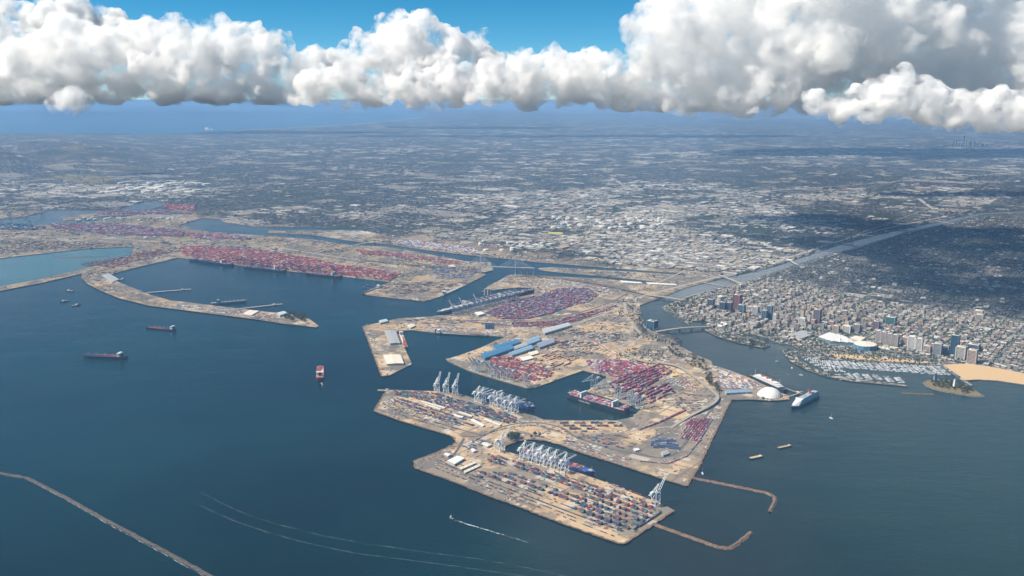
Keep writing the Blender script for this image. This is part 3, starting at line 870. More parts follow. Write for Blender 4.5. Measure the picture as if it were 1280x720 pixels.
row([(798,538),(825,528),(857,513)], 'pink', "magenta train on the diagonal siding", lanes=3, skip=.03, h=2)
row([(838,463),(850,472),(868,490)], 'pink', "magenta containers beside the curved viaduct", lanes=2, skip=.25)
row([(842,462),(856,474),(872,491)], 'pink', "magenta containers beside the curved viaduct ramp", lanes=1, skip=.3)
# magenta terminal
AX = [(770, 490), (830, 462)]
yard([(732,452),(765,449),(800,455),(818,462),(770,472),(740,463)], [(732, 452), (800, 470)], 'pink', .62, 4, 5, 9, "dense magenta container stacks at the head of the narrow basin")
yard([(760,478),(826,455),(840,466),(800,488),(770,492)], AX, 'pink', .60, 4, 5, 12, "long magenta container rows running inland from the narrow basin")
yard([(775,494),(835,480),(842,490),(812,505),(790,505)], AX, 'pink', .52, 4, 4, 18, "short magenta container rows near the rail line")
yard([(826,472),(848,474),(852,482),(832,481)], AX, 'white', .45, 1, 3, 14, "pale parked trailers beside the magenta rows")
row([(726,417),(740,424),(762,440)], 'pink', "magenta containers along the edge of the freeway yard", lanes=2, skip=.2)
for poly, ax, pal, occ, lab in (
  ([(650,432),(690,424),(740,426),(762,444),(720,446),(690,438)], [(690, 436), (740, 425)], 'mix', .40, "parked trailers on the open yard inland of the blue sheds"),
  ([(690,418),(725,410),(760,406),(785,425),(765,432),(730,421)], [(700, 418), (770, 408)], 'mix', .36, "parked trailers below the looping road"),
  ([(806,440),(830,446),(850,456),(830,454),(806,449)], [(806, 444), (848, 455)], 'white', .40, "pale parked vehicles inside the viaduct loop"),
  ([(845,485),(868,494),(884,506),(862,518),(838,508),(825,498)], [(840, 500), (880, 500)], 'mix', .36, "scattered trailers inside the curve of the viaduct"),
  ([(900,462),(925,470),(955,486),(940,486),(905,486),(897,476)], [(905, 466), (945, 484)], 'white', .60, "rows of parked cars beside the ocean liner"),
  ([(500,400),(560,398),(600,401),(590,404),(530,405)], [(500, 402), (590, 402)], 'mix', .40, "trailers and plant along the north quay road"),
  ([(520,408),(610,411),(650,416),(610,418),(540,414)], [(520, 411), (640, 416)], 'white', .45, "pale bulk plant along the north side of the cargo basin"),
  ([(115,348),(140,356),(190,372),(180,376),(130,362)], [(120, 352), (185, 373)], 'mix', .30, "works and trailers on the curved mole"),
  ([(220,381),(290,387),(345,394),(340,399),(270,391),(220,385)], [(220, 383), (340, 396)], 'white', .42, "sheds and vehicles on the middle of the curved mole"),
  ([(465,357),(500,353),(560,352),(590,350),(560,364),(500,368)], [(470, 362), (580, 355)], 'mix', .38, "plant and stockpiles on the gravel pier"),
  ([(540,334),(600,338),(590,346),(545,350)], [(545, 340), (600, 344)], 'blue', .5, "dark stockyard on the tongue below the cable bridge"),
  ([(100,330),(200,312),(215,316),(140,335)], [(105, 340), (200, 316)], 'red', .5, "rust coloured rows at the root of the curved mole"),
  ([(0,300),(90,302),(160,305),(150,308),(60,312),(0,318)], [(0, 308), (150, 306)], 'mix', .36, "low works behind the lagoon"),
  ([(640,348),(700,349),(760,360),(770,372),(740,362),(690,358),(650,356)], [(650, 352), (750, 362)], 'white', .38, "pale yard blocks beneath the freeway viaduct"),
  ([(700,538),(760,541),(790,548),(770,556),(720,548)], [(700, 542), (780, 552)], 'mix', .40, "loose container rows in the rail yard pier"),
 ): yard(poly, ax, pal, occ, 1, 2, 9, lab, tidy=.6, big=1.15)
yard([(655,455),(690,440),(725,447),(700,462),(680,466)], [(690, 470), (730, 455)], 'red', .40, 2, 3, 18, "low red container rows on the dusty yard")
# red terminal pier
yard([(612,447),(640,447),(692,466),(685,474),(660,478),(620,468)], [(620, 452), (690, 470)], 'red', .58, 4, 5, 9, "dense dark red container rows behind the grey cranes")
# middle harbour terminal
yard([(608,392),(640,376),(668,371),(700,374),(712,383),(690,392),(660,399),(625,399)], [(620, 395), (700, 378)], 'purple', .66, 4, 6, 8, "dense purple grey container stacks of the middle terminal")
yard([(672,371),(700,361),(735,361),(748,369),(735,378),(705,384)], [(690, 380), (735, 366)], 'purple', .66, 4, 6, 8, "dense mauve container stacks beside the small square dock")
row([(570,401),(600,404),(650,408),(700,404),(745,392),(770,382)], 'purple', "long freight train below the middle terminal", lanes=4, skip=.06, h=2)
yard([(640,403),(690,402),(760,383),(765,387),(700,408),(640,409)], [(690, 404), (760, 385)], 'red', .6, 2, 4, 8, "red and purple rail cars below the middle terminal")
# west basin red terminal
yard([(226,309),(262,309),(330,314),(400,326),(430,334),(425,344),(360,337),(292,329),(230,320)], [(230, 318), (425, 340)], 'red', .74, 4, 6, 9, "dense red and orange container stacks of the long west terminal", big=1.5)
yard([(405,331),(450,334),(500,343),(488,351),(430,344)], [(410, 338), (490, 347)], 'red', .60, 3, 5, 12, "red container stacks at the east end of the long west terminal", big=1.4)
yard([(445,312),(520,319),(580,328),(575,331),(520,325),(450,317)], [(450, 314), (570, 329)], 'red', .55, 2, 4, 10, "low red container rows along the back channel", big=1.3)
yard([(485,301),(520,301),(590,310),(602,318),(560,314),(520,309)], [(490, 303), (590, 314)], 'white', .62, 3, 5, 10, "blue, red and white container stacks beyond the back channel", big=1.5)
for poly, pal in (([(65,281),(150,281),(230,290),(228,296),(150,294),(70,286)], 'purple'), ([(120,265.5),(170,264.5),(205,263),(240,268),(200,268),(125,268.5)], 'purple'), ([(205,256),(245,258),(243,264),(210,262)], 'red'), ([(0,279),(30,282),(60,285),(40,288),(0,287)], 'blue'), ([(235,292),(310,296),(315,300),(240,298)], 'purple')):
    yard(poly, [(poly[0][0], poly[0][1]), (poly[1][0], poly[1][1] + 2)], pal, .72, 4, 6, 12, "far purple container stacks of the western harbour yard %d" % len(YARDS), big=2.2)
row([(104,345),(135,336),(200,317.5),(215,313)], 'red', "rust coloured containers along the causeway road", lanes=3, skip=.1)
row([(0,361),(50,351.5),(103,339)], 'blue', "dark wagons parked along the causeway", lanes=1, skip=.2)

# nearest stacks' top containers become things of their own
CONTM = {}
def col_name(c):
    r, g, b = c
    m = max(c)
    if m < .07: return "near black"
    if r > .38 and g > .36: return "white"
    if min(c) > .09 and m < .2: return "grey"
    if r > g * 1.25 and r > b * 1.25:
        if g > .16: return "tan"
        if g > .10: return "orange brown"
        return "red" if b > g * 1.3 else "rust red"
    if g > r * 2 and b < g * 1.3: return "teal"
    if b >= r: return "blue"
    return "brown"
cm = MB()
cm.box((0, 0, CH / 2), (12.2, 2.5, CH))
for k in range(9):                                   # raised ribs on the long sides and a door frame
    x = -5.6 + k * 1.4
    cm.box((x, 1.27, CH / 2), (.35, .1, CH * .86)); cm.box((x, -1.27, CH / 2), (.35, .1, CH * .86))
cm.box((6.12, 0, CH / 2), (.1, .2, CH * .9))
def cont_mesh(name):
    if name not in CONTM:
        me = bpy.data.meshes.new("shipping_container")
        me.from_pydata(cm.v, [], cm.f)
        CONTM[name] = me
    return CONTM[name]
ORD = ['first', 'second', 'third', 'fourth', 'fifth', 'sixth', 'seventh', 'eighth', 'ninth', 'tenth', 'eleventh', 'twelfth', 'thirteenth', 'fourteenth', 'fifteenth', 'sixteenth']
WORD = {0: "beside the cranes", 1: "mid pier", 2: "outer pier tip"}
cand = []
for yi in range(OUTER):
    Y = YARDS[yi]
    tops = {}
    for i, (x, z) in enumerate(zip(Y['X'], Y['z'])):
        k = (round(x[0], 1), round(x[1], 1))
        if k not in tops or Y['z'][tops[k]] < z: tops[k] = i
    cand += [(Y['X'][i][1], yi, i) for i in tops.values()]
cand.sort()
taken = {yi: set() for yi in range(OUTER)}
for d_, yi, i in cand[:290]:
    Y = YARDS[yi]; taken[yi].add(i)
    cn = col_name(Y['K'][i])
    me = cont_mesh(cn)
    if not me.materials: me.materials.append(paint("container_" + cn.replace(' ', '_'), tuple(Y['K'][i]), .5, .15))
    o = bpy.data.objects.new("shipping_container", me); COL.objects.link(o)
    o.location = (Y['X'][i][0], Y['X'][i][1], Y['z'][i]); o.rotation_euler = (0, 0, Y['ang'][i])
    lum = float(np.mean(Y['K'][i])); shade = '' if cn in ('near black', 'white', 'grey') else ('dark ' if lum < .075 else ('pale ' if lum > .17 else ''))
    tier = int(round((Y['z'][i] - LAND_Z) / CH)) + 1
    tag(o, f"{shade}{cn} container atop a stack of {tier}, {ORD[min(int(Y['B'][i]), 11)]} row from sea, {WORD[yi]}", "container", "containers stacked on the outer pier")
for yi, Y in enumerate(YARDS):
    k = np.ones(len(Y['X']), bool)
    if yi in taken: k[list(taken[yi])] = False
    roof = Y['K'][k] * 1.06
    boxes_obj("stacked_containers", Y['X'][k], Y['S'][k], Y['ang'][k], roof, Y['K'][k], Y['z'][k], Y['label'])
print("containers", sum(len(Y['X']) for Y in YARDS))

# ---------------------------------------------------------------- ship-to-shore cranes
def crane_proto(col, mat, up, mat2=None):
    r = empty("quay_crane", (0, 0, 0))
    mat2 = mat2 or mat
    for sx in (-9, 9):
        for sy in (-15, 15):
            MB().box((sx, sy, 23), (2.2, 2.2, 46)).build("leg", mat, r)
    MB().box((0, 15, 3), (24, 2.6, 2.4)).box((0, -15, 3), (24, 2.6, 2.4)).build("sill_beam", mat, r)
    MB().box((9, 0, 15), (2, 30, 2.6)).box((-9, 0, 15), (2, 30, 2.6)).build("portal_beam", mat, r)
    MB().bar((9, -15, 16), (9, 15, 44), 1.2).bar((-9, -15, 16), (-9, 15, 44), 1.2).build("diagonal_brace", mat, r)
    MB().box((0, 15, 46), (22, 2.4, 3)).box((0, -15, 46), (22, 2.4, 3)).build("top_beam", mat, r)
    MB().box((4, -11, 49), (1.4, 58, 2.6)).box((-4, -11, 49), (1.4, 58, 2.6)).box((0, -39, 49), (10, 2, 3)).build("girder", mat, r)
    a = math.radians(52) if up else 0.0
    L = 62
    h = Vector((0, 18, 49)); d = Vector((0, math.cos(a), math.sin(a))); u = Vector((0, -math.sin(a), math.cos(a)))
    b = MB()
    for s in (-4, 4):
        b.bar(h + Vector((s, 0, 0)), h + Vector((s * .8, 0, 0)) + d * L, 1.3, 2.4)
    for k in range(1, 7): b.bar(h + Vector((-4, 0, 0)) + d * (k * L / 6.2), h + Vector((4, 0, 0)) + d * (k * L / 6.2), 1.0)
    b.build("boom", mat2, r)
    ap = Vector((0, 12, 77))
    MB().bar((8, 15, 46), ap + Vector((2, 0, 0)), 1.8).bar((-8, 15, 46), ap + Vector((-2, 0, 0)), 1.8).bar((5, -14, 50), ap + Vector((2, 0, 0)), 1.3).bar((-5, -14, 50), ap + Vector((-2, 0, 0)), 1.3).box(ap, (7, 3, 3)).build("apex_frame", mat, r)
    MB().bar(ap + Vector((2, 0, 0)), h + Vector((3, 0, 0)) + d * (L * .55) + u * 1.6, .8).bar(ap + Vector((-2, 0, 0)), h + Vector((-3, 0, 0)) + d * (L * .55) + u * 1.6, .8).build("forestay", mat, r)
    if not up:
        MB().bar(ap + Vector((2, 0, 0)), h + Vector((3, 0, 0)) + d * (L * .95) + u * 1.6, .8).bar(ap + Vector((-2, 0, 0)), h + Vector((-3, 0, 0)) + d * (L * .95) + u * 1.6, .8).build("forestay", mat, r)
    MB().bar(ap + Vector((2, 0, 0)), (4, -36, 51), .8).bar(ap + Vector((-2, 0, 0)), (-4, -36, 51), .8).build("backstay", mat, r)
    hs = MB().box((0, -24, 54), (10, 15, 7)).build("machinery_house", mat, r)
    kid(MB().box((0, -24, 57.8), (10.4, 15.4, .8)).build("house_roof", M_WHITE), hs)
    cb = MB().box((3, 8, 44.5), (3.2, 4.2, 3.4)).build("operator_cab", mat, r)
    kid(MB().box((3, 9.2, 44), (3.4, 2.2, 1.6)).build("cab_window", M_GLASS), cb)
    MB().box((12, 0, 22), (1.2, 1.2, 42)).build("stair_tower", mat, r)
    return r

CR = {}
def crane(px, py, quay, col, up, label, group, side=1, scale=1.0):
    key = (col, up)
    if key not in CR:
        mat = {'white': paint("crane_white", (.68, .71, .72), .45, .12), 'grey': paint("crane_grey", (.42, .50, .54), .45, .1), 'navy': paint("crane_navy", (.06, .09, .16), .5, .1), 'slate': paint("crane_slate", (.16, .20, .29), .5, .1)}[col]
        m2 = paint("crane_boom_pink", (.62, .46, .44), .5, .1) if col == 'slate' else mat
        CR[key] = [crane_proto(col, mat, up, m2), False]
    pr = CR[key]
    if pr[1]: o = copy_tree(pr[0])
    else: o = pr[0]; pr[1] = True
    g = G(px, py)
    a, b = G(*quay[0]), G(*quay[1])
    ang = math.atan2(b.y - a.y, b.x - a.x)
    o.location = (g.x, g.y, LAND_Z)
    o.rotation_euler = (0, 0, ang + (0 if side > 0 else math.pi))
    o.scale = (scale,) * 3
    tag(o, label, "crane", group)
    return o

def lerp2(a, b, t): return (a[0] + (b[0] - a[0]) * t, a[1] + (b[1] - a[1]) * t)
def crane_row(quay, ts, states, col, labels, group, side=1, inset=6, scale=1.0, ref=None):
    a, b = G(*quay[0]), G(*quay[1])
    d = (b - a).normalized(); n = Vector((-d.y, d.x, 0)) * side
    for q, (t, s) in enumerate(zip(ts, states)):
        lab = labels[1 if s else 0] + (f", {ORD[q]} from the {ref}" if ref else "")
        g = a.lerp(b, t) - n * (15 * scale + inset)
        P = px_of(np.array([[g.x, g.y]]))[0]
        crane(P[0], P[1], quay, col, s, lab, group, side, scale)

crane_row([(545,489),(575,492)], [.10, .48, .86], [1, 1, 1], 'white', ["", "white raised boom crane on the inner pier"], "raised white cranes on the inner pier", 1, ref="stub pier")
crane_row([(600,500),(655,516.5)], [.02, .12, .38, .55, .72, .86], [0] * 6, 'white', ["white crane lowered over the inner pier ship", ""], "lowered white cranes on the inner pier", 1, ref="raised trio")
crane_row([(640,566),(754,601.6)], [.17, .27, .36, .44, .52, .63], [0] * 6, 'white', ["white crane lowered over the basin ship", ""], "lowered white cranes in the inner basin", 1, ref="blind end tree clump")
crane_row([(754,601.6),(826,629.5)], [.97], [1], 'white', ["", "lone white quay crane with raised boom at the outer pier tip"], None, 1)
crane_row([(629,561.7),(640,566)], [.1], [1], 'white', ["", "white quay crane with raised boom at the blind end of the inner basin"], None, 1, 4)
crane_row([(587.5,464),(660,485.5)], [.05, .12, .34, .44, .55, .66, .93], [1, 1, 1, 1, 1, 1, 0], 'grey', ["grey lowered crane at the red terminal", "grey raised crane at the red terminal"], "grey cranes of the red terminal", -1, ref="blue sheds")
crane_row([(560,394),(650,371)], [.06, .12, .19, .26, .32, .38, .45, .51, .58, .64, .70, .77, .84, .91], [1, 0, 1, 0, 0, 1, 0, 0, 0, 0, 0, 0, 0, 0], 'slate', ["slate crane with pinkish lowered boom", "slate crane with pinkish raised boom"], "slate cranes of the middle terminal", 1, ref="mouth of the slip")
crane_row([(292,331),(432,346)], [.03, .1, .17, .25, .33, .46, .53, .60, .68, .76, .9], [0, 1, 0, 0, 1, 0, 1, 0, 0, 0, 1], 'navy', ["dark blue lowered crane at the west terminal", "dark blue raised crane at the west terminal"], "dark cranes of the west terminal", -1, ref="root of the mole")
crane_row([(734,484),(800,513.5)], [.08, .3, .55, .8, .93], [0, 0, 1, 0, 0], 'grey', ["grey lowered crane behind the black ship", "grey raised crane behind the black ship"], "grey cranes behind the black ship", -1, ref="basin mouth")
crane_row([(729,463),(758,470)], [.55], [0], 'white', ["pale quay crane alone at the head of the narrow basin", ""], None, -1, 2)
crane_row([(470,359),(453,366)], [.35, .7], [1, 1], 'navy', ["", "dark dock crane at the blunt west corner of the gravel pier"], "dark cranes of the gravel pier", 1, 3, .6)
crane_row([(0,274),(66,262)], [.2, .5, .8], [1, 1, 0], 'navy', ["dark far crane with lowered boom on the western channel", "dark far crane with raised boom on the western channel"], "far cranes of the western channel", -1)

# ---------------------------------------------------------------- ships
def hull_mesh(L, B, H, bow=.16, stern=.06, z0=-1.0, flare=.85, sheer=.0):
    """hull along +x with pointed raked bow"""
    st = [(-.5, .78), (-.5 + stern, .97), (-.2, 1), (.2, 1), (.5 - bow, .98), (.5 - bow * .55, .74), (.5 - bow * .2, .36), (.5, .03)]
    V, F = [], []
    for z, k, dx in ((z0, flare, -.025), (H * .55, .97, -.008), (H, 1.0, 0)):
        for x, w in st:
            sh = sheer * max(0, (x - .2) / .3) ** 2 if z > 0 else 0
            V.append(((x + (dx * max(0, x * 2) )) * L, w * k * B / 2, z + sh))
        for x, w in reversed(st):
            sh = sheer * max(0, (x - .2) / .3) ** 2 if z > 0 else 0
            V.append(((x + (dx * max(0, x * 2))) * L, -w * k * B / 2, z + sh))
    n = len(st) * 2
    for l in range(2):
        for i in range(n):
            j = (i + 1) % n
            F.append((l * n + i, (l + 1) * n + i, (l + 1) * n + j, l * n + j))
    F.append(tuple(range(2 * n, 3 * n))[::-1])
    return V, F, st

def ship_root(name, bow_px, stern_px, z=0.0, L=None):
    b, s = G(*bow_px, 0), G(*stern_px, 0)
    d = b - s
    if L is None: L = d.length
    m = (b + s) / 2
    return empty(name, (m.x, m.y, z), math.atan2(d.y, d.x)), L

def container_ship(bow, stern, B, H, hullmat, deckcol, pal, label, cat="ship", tiers=6, fill=.85, houses=(-.28,), L=None, cont_label=None, boot=True, low=.25):
    r, L = ship_root("container_ship", bow, stern, 0, L)
    V, F, st = hull_mesh(L, B, H, sheer=3)
    h = mesh_obj("hull", V, F, hullmat); kid(h, r)
    if boot:
        V2, F2, _ = hull_mesh(L * 1.001, B * 1.004, 1.6, z0=-1.2)
        bt = mesh_obj("boot_stripe", V2, F2[:-1], M_REDHULL); kid(bt, h)
    MB().box((-L * .02, 0, H + .25), (L * .86, B * .9, .5)).build("deck", deckcol, r)
    for hx in houses:
        sp_ = MB().box((hx * L, 0, H + 15), (L * .025, B * .92, 26)).box((hx * L, 0, H + 27.5), (L * .02, B * 1.0, 2.6)).build("accommodation", M_WHITE, r)
        for k in range(6): kid(MB().box((hx * L, 0, H + 4 + k * 4), (L * .025 + .4, B * .8, 1.4)).build("window_band", M_GLASS), sp_)
    MB().box((houses[-1] * L - L * .06, 0, H + 16), (L * .025, B * .3, 24)).build("funnel", paint("funnel_dark", (.05, .06, .09)), r)
    MB().cyl((L * .455, 0, H), .8, 22, 6, .4).bar((L * .455, -3, H + 15), (L * .455, 3, H + 15), .6).build("foremast", M_CREAM, r)
    MB().box((L * .44, 0, H + 3), (L * .05, B * .4, 2.2)).build("windlass", M_GREYR, r)
    tag(r, label, cat)
    # containers on deck
    C, K, Z = [], [], []
    p = PAL[pal]
    x = -.47 * L
    while x < .40 * L:
        if any(abs(x - hx * L) < L * .032 + 7 for hx in houses) or abs(x - (houses[-1] * L - L * .06)) < L * .02 + 7: x += 3; continue
        wfac = .95 if x < .3 * L else .95 - (x / L - .3) * 3.2
        nr = int(B * wfac / 2.55)
        base = rng.uniform(low, 1) if rng.random() < fill else 0
        bc = p[rng.integers(0, len(p))]
        for q in range(nr):
            y = (q - (nr - 1) / 2) * 2.55
            hh = int(round(tiers * base * rng.uniform(.75, 1.05)))
            for t in range(hh):
                C.append((x, y)); Z.append(H + .8 + t * 2.62)
                K.append(bc if rng.random() < .28 else p[rng.integers(0, len(p))])
        x += 14.2
    if C:
        C = np.array(C); a = r.rotation_euler[2]
        X = np.stack([C[:, 0] * math.cos(a) - C[:, 1] * math.sin(a), C[:, 0] * math.sin(a) + C[:, 1] * math.cos(a)], 1) + np.array(r.location[:2])
        K = np.array(K) * rng.uniform(.8, 1.2, (len(K), 1)); n = len(K)
        boxes_obj("stacked_containers", X, np.tile([12.5, 2.45, 2.58], (n, 1)), np.full(n, a), K * 1.05, K, np.array(Z), cont_label or ("containers stacked on the deck of the " + label[:60]))
    return r, L

M_BLACKH = paint("black_hull", (.022, .026, .034), .4, .2)
M_BLUEH = paint("blue_hull", (.022, .085, .30), .4, .1)
M_NAVYH = paint("navy_hull", (.012, .022, .075), .4, .1)
M_GREYH = paint("grey_hull", (.24, .29, .33), .5, .1)
big, bigL = container_ship((696, 491.5), (799, 522), 50, 21, M_BLACKH, M_GREYR, 'ship', "very large black hulled container ship piled with magenta containers in the narrow basin", tiers=7, fill=1.0, houses=(.22, -.3), L=385, low=.6, cont_label="magenta, blue and white containers piled on the black hulled ship")
container_ship((669, 513), (606, 494.5), 46, 17, M_BLUEH, M_GREYR, 'blue', "blue hulled container ship under the cranes of the inner pier", tiers=4, fill=.75, houses=(-.2,), cont_label="containers left on the blue ship at the inner pier")
container_ship((744, 594), (652, 565.5), 43, 13, M_BLUEH, M_GREYR, 'red', "bright blue hulled container ship half unloaded in the inner basin", tiers=2, fill=.6, houses=(-.25,), cont_label="few red containers left on the blue ship in the inner basin")
container_ship((236, 325), (291, 332.5), 44, 16, M_NAVYH, M_GREYR, 'blue', "dark hulled container ship at the west end of the long west terminal", tiers=4, cont_label="containers on the dark ship at the west end of the west terminal")
container_ship((304, 334.5), (357, 340.3), 44, 16, M_NAVYH, M_GREYR, 'blue', "dark hulled container ship berthed midway along the long west terminal", tiers=5, cont_label="containers on the dark ship midway along the west terminal")
container_ship((381, 342.5), (427, 347.3), 44, 16, M_BLACKH, M_GREYR, 'purple', "dark hulled container ship at the east end of the long west terminal", tiers=4, cont_label="containers on the dark ship at the east end of the west terminal")
container_ship((668, 363.5), (612, 377), 46, 14, M_BLACKH, M_GREYR, 'purple', "container ship in the narrow slip behind the slate cranes", tiers=5, cont_label="containers on the ship in the narrow slip behind slate cranes")
container_ship((546, 392.5), (590, 380.5), 36, 14, paint("pale_hull", (.45, .47, .50), .5), M_CREAM, 'white', "pale hulled ship with yellow deck gear at the mouth of the slip", tiers=2, fill=.35, cont_label="few containers on the pale ship at the slip mouth")

def hull_letters(text, root, L, B, size, x0, z, side, mat):
    cu = bpy.data.curves.new("hull_lettering", 'FONT')
    cu.body = text; cu.size = size; cu.extrude = .05; cu.space_character = 1.25
    o = bpy.data.objects.new("hull_lettering", cu); COL.objects.link(o)
    dg = bpy.context.evaluated_depsgraph_get()
    me = bpy.data.meshes.new_from_object(o.evaluated_get(dg))
    bpy.data.objects.remove(o)
    me.materials.append(mat)
    m = bpy.data.objects.new("hull_lettering", me); COL.objects.link(m)
    kid(m, root)
    m.location = (x0, side * (B / 2 + .25), z)
    m.rotation_euler = (math.pi / 2, 0, 0 if side < 0 else math.pi)
    return m
hull_letters("YANG MING", big, bigL, 50, 11, 95, 4.0, 1, paint("letter_white", (.8, .8, .8), .6, .02))

def tanker(bow, stern, B, H, hm, deck, label, house=-.4, L=None, masts=4, housemat=None):
    r, L = ship_root("tanker_ship", bow, stern, 0, L)
    V, F, st = hull_mesh(L, B, H, sheer=2)
    h = mesh_obj("hull", V, F, hm); kid(h, r)
    MB().box((L * .03, 0, H + .2), (L * .84, B * .9, .4)).build("deck", deck, r)
    MB().box((L * .05, 0, H + 1.6), (L * .72, 2.2, 1.8)).build("pipe_rack", M_REDHULL, r)
    for k in range(masts):
        x = (-.22 + .56 * k / max(1, masts - 1)) * L
        MB().cyl((x, 0, H), .8, 12, 6, .5).bar((x, 0, H + 11), (x + L * .05, 4, H + 7), .8).build("derrick", M_CREAM, r)
    hm_ = housemat or M_WHITE
    a = MB().box((house * L, 0, H + 9), (L * .07, B * .8, 18)).box((house * L + 2, 0, H + 19.5), (L * .05, B * 1.0, 3)).build("accommodation", hm_, r)
    for k in range(4): kid(MB().box((house * L, 0, H + 3.5 + k * 4), (L * .07 + .4, B * .7, 1.3)).build("window_band", M_GLASS), a)
    s = -1 if house < 0 else 1
    MB().box((house * L + s * L * .055, 0, H + 10), (L * .025, B * .25, 20)).build("funnel", M_DARK, r)
    MB().cyl((house * L, 0, H + 21), .7, 9, 6, .4).build("radar_mast", M_WHITE, r)
    tag(r, label, "ship")
    return r
tanker((103.5, 446), (158, 448.5), 42, 15, M_NAVYH, M_REDHULL, "dark blue tanker with red deck and white house anchored in open water", -.36)
tanker((221, 413.5), (183.5, 410), 34, 9, M_NAVYH, M_REDHULL, "slender tanker with long reddish deck anchored off the curved mole", .36, masts=5)
tanker((400.5, 458), (400, 479), 40, 17, M_REDHULL, paint("salmon_deck", (.62, .42, .34), .7), "stubby cargo ship with salmon deck seen end on in open water", -.3, masts=2, L=235)
tanker((508, 436), (500.5, 417.5), 26, 9, M_REDHULL, M_CREAM, "small red hulled cargo ship beside the square cargo pier", -.36, masts=3)
tanker((309, 377), (264, 381), 30, 14, M_GREYH, M_GREYR, "grey naval cargo ship with lattice masts moored at the curved mole", -.30, masts=6, housemat=M_GREYH)
tanker((576, 359.5), (553, 369.5), 30, 10, paint("pale_grey_hull", (.42, .44, .46), .5), M_CREAM, "pale bulk carrier moored at the gravel pier in the channel", -.4, masts=4)
tanker((453, 367.8), (478, 358.5), 24, 7, M_DARK, M_GREYR, "dark work vessel at the blunt corner of the gravel pier", -.3, masts=3)
tanker((612, 421.2), (545, 417), 30, 8, M_DARK, M_GREYR, "long dark bulk barge alongside the north side of the cargo basin", -.45, masts=2)

# funnel smoke free deck gear on the naval ship is part of it; barges and small craft follow
def barge(p, q, B, label, cargo):
    r, L = ship_root("barge", p, q)
    V, F, _ = hull_mesh(L, B, 4.5, bow=.05, stern=.03)
    kid(mesh_obj("hull", V, F, M_DARK), r)
    MB().box((0, 0, 4.9), (L * .92, B * .92, .8)).build("deck", cargo, r)
    MB().box((-L * .35, 0, 6.6), (L * .1, B * .5, 3)).build("deck_house", M_CREAM, r)
    for s in (-1, 1): MB().cyl((L * .4, s * B * .35, 5), .7, 2, 8).build("bollard", M_DARK, r)
    tag(r, label, "barge")
barge((937, 574), (953, 570.5), 17, "flat barge with tan deck moored off the rail yard pier, the larger one", paint("tan_deck", (.50, .36, .22), .8))
barge((972, 561), (989, 557.5), 14, "flat barge with brown deck moored further out toward the cruise ship", paint("brown_deck", (.42, .30, .19), .8))
def workboat(p, q, B, label, name="work_boat"):
    r, L = ship_root(name, p, q)
    V, F, _ = hull_mesh(L, B, 5, bow=.25, sheer=2)
    kid(mesh_obj("hull", V, F, M_DARK), r)
    MB().box((0, 0, 5.2), (L * .8, B * .8, .4)).build("deck", M_GREYR, r)
    a = MB().box((L * .1, 0, 8.4), (L * .2, B * .6, 6)).box((L * .1, 0, 12.5), (L * .12, B * .45, 2.4)).build("wheelhouse", M_WHITE, r)
    kid(MB().box((L * .1, 0, 12.6), (L * .125, B * .47, 1)).build("wheelhouse_window", M_GLASS), a)
    MB().cyl((L * .02, 0, 11), .5, 9, 6, .3).build("mast", M_CREAM, r)
    tag(r, label, "boat")
workboat((82, 363.6), (92, 364.6), 22, "small grey vessel at anchor just below the causeway")
workboat((75, 378), (86, 376), 22, "small pale vessel at anchor, middle one of three off the causeway")
workboat((101, 381), (89, 383), 22, "small dark vessel at anchor, outermost of three off the causeway")
workboat((561.5, 648), (567, 650), 9, "small white motor boat speeding past the outer pier with a wake", "motor_boat")

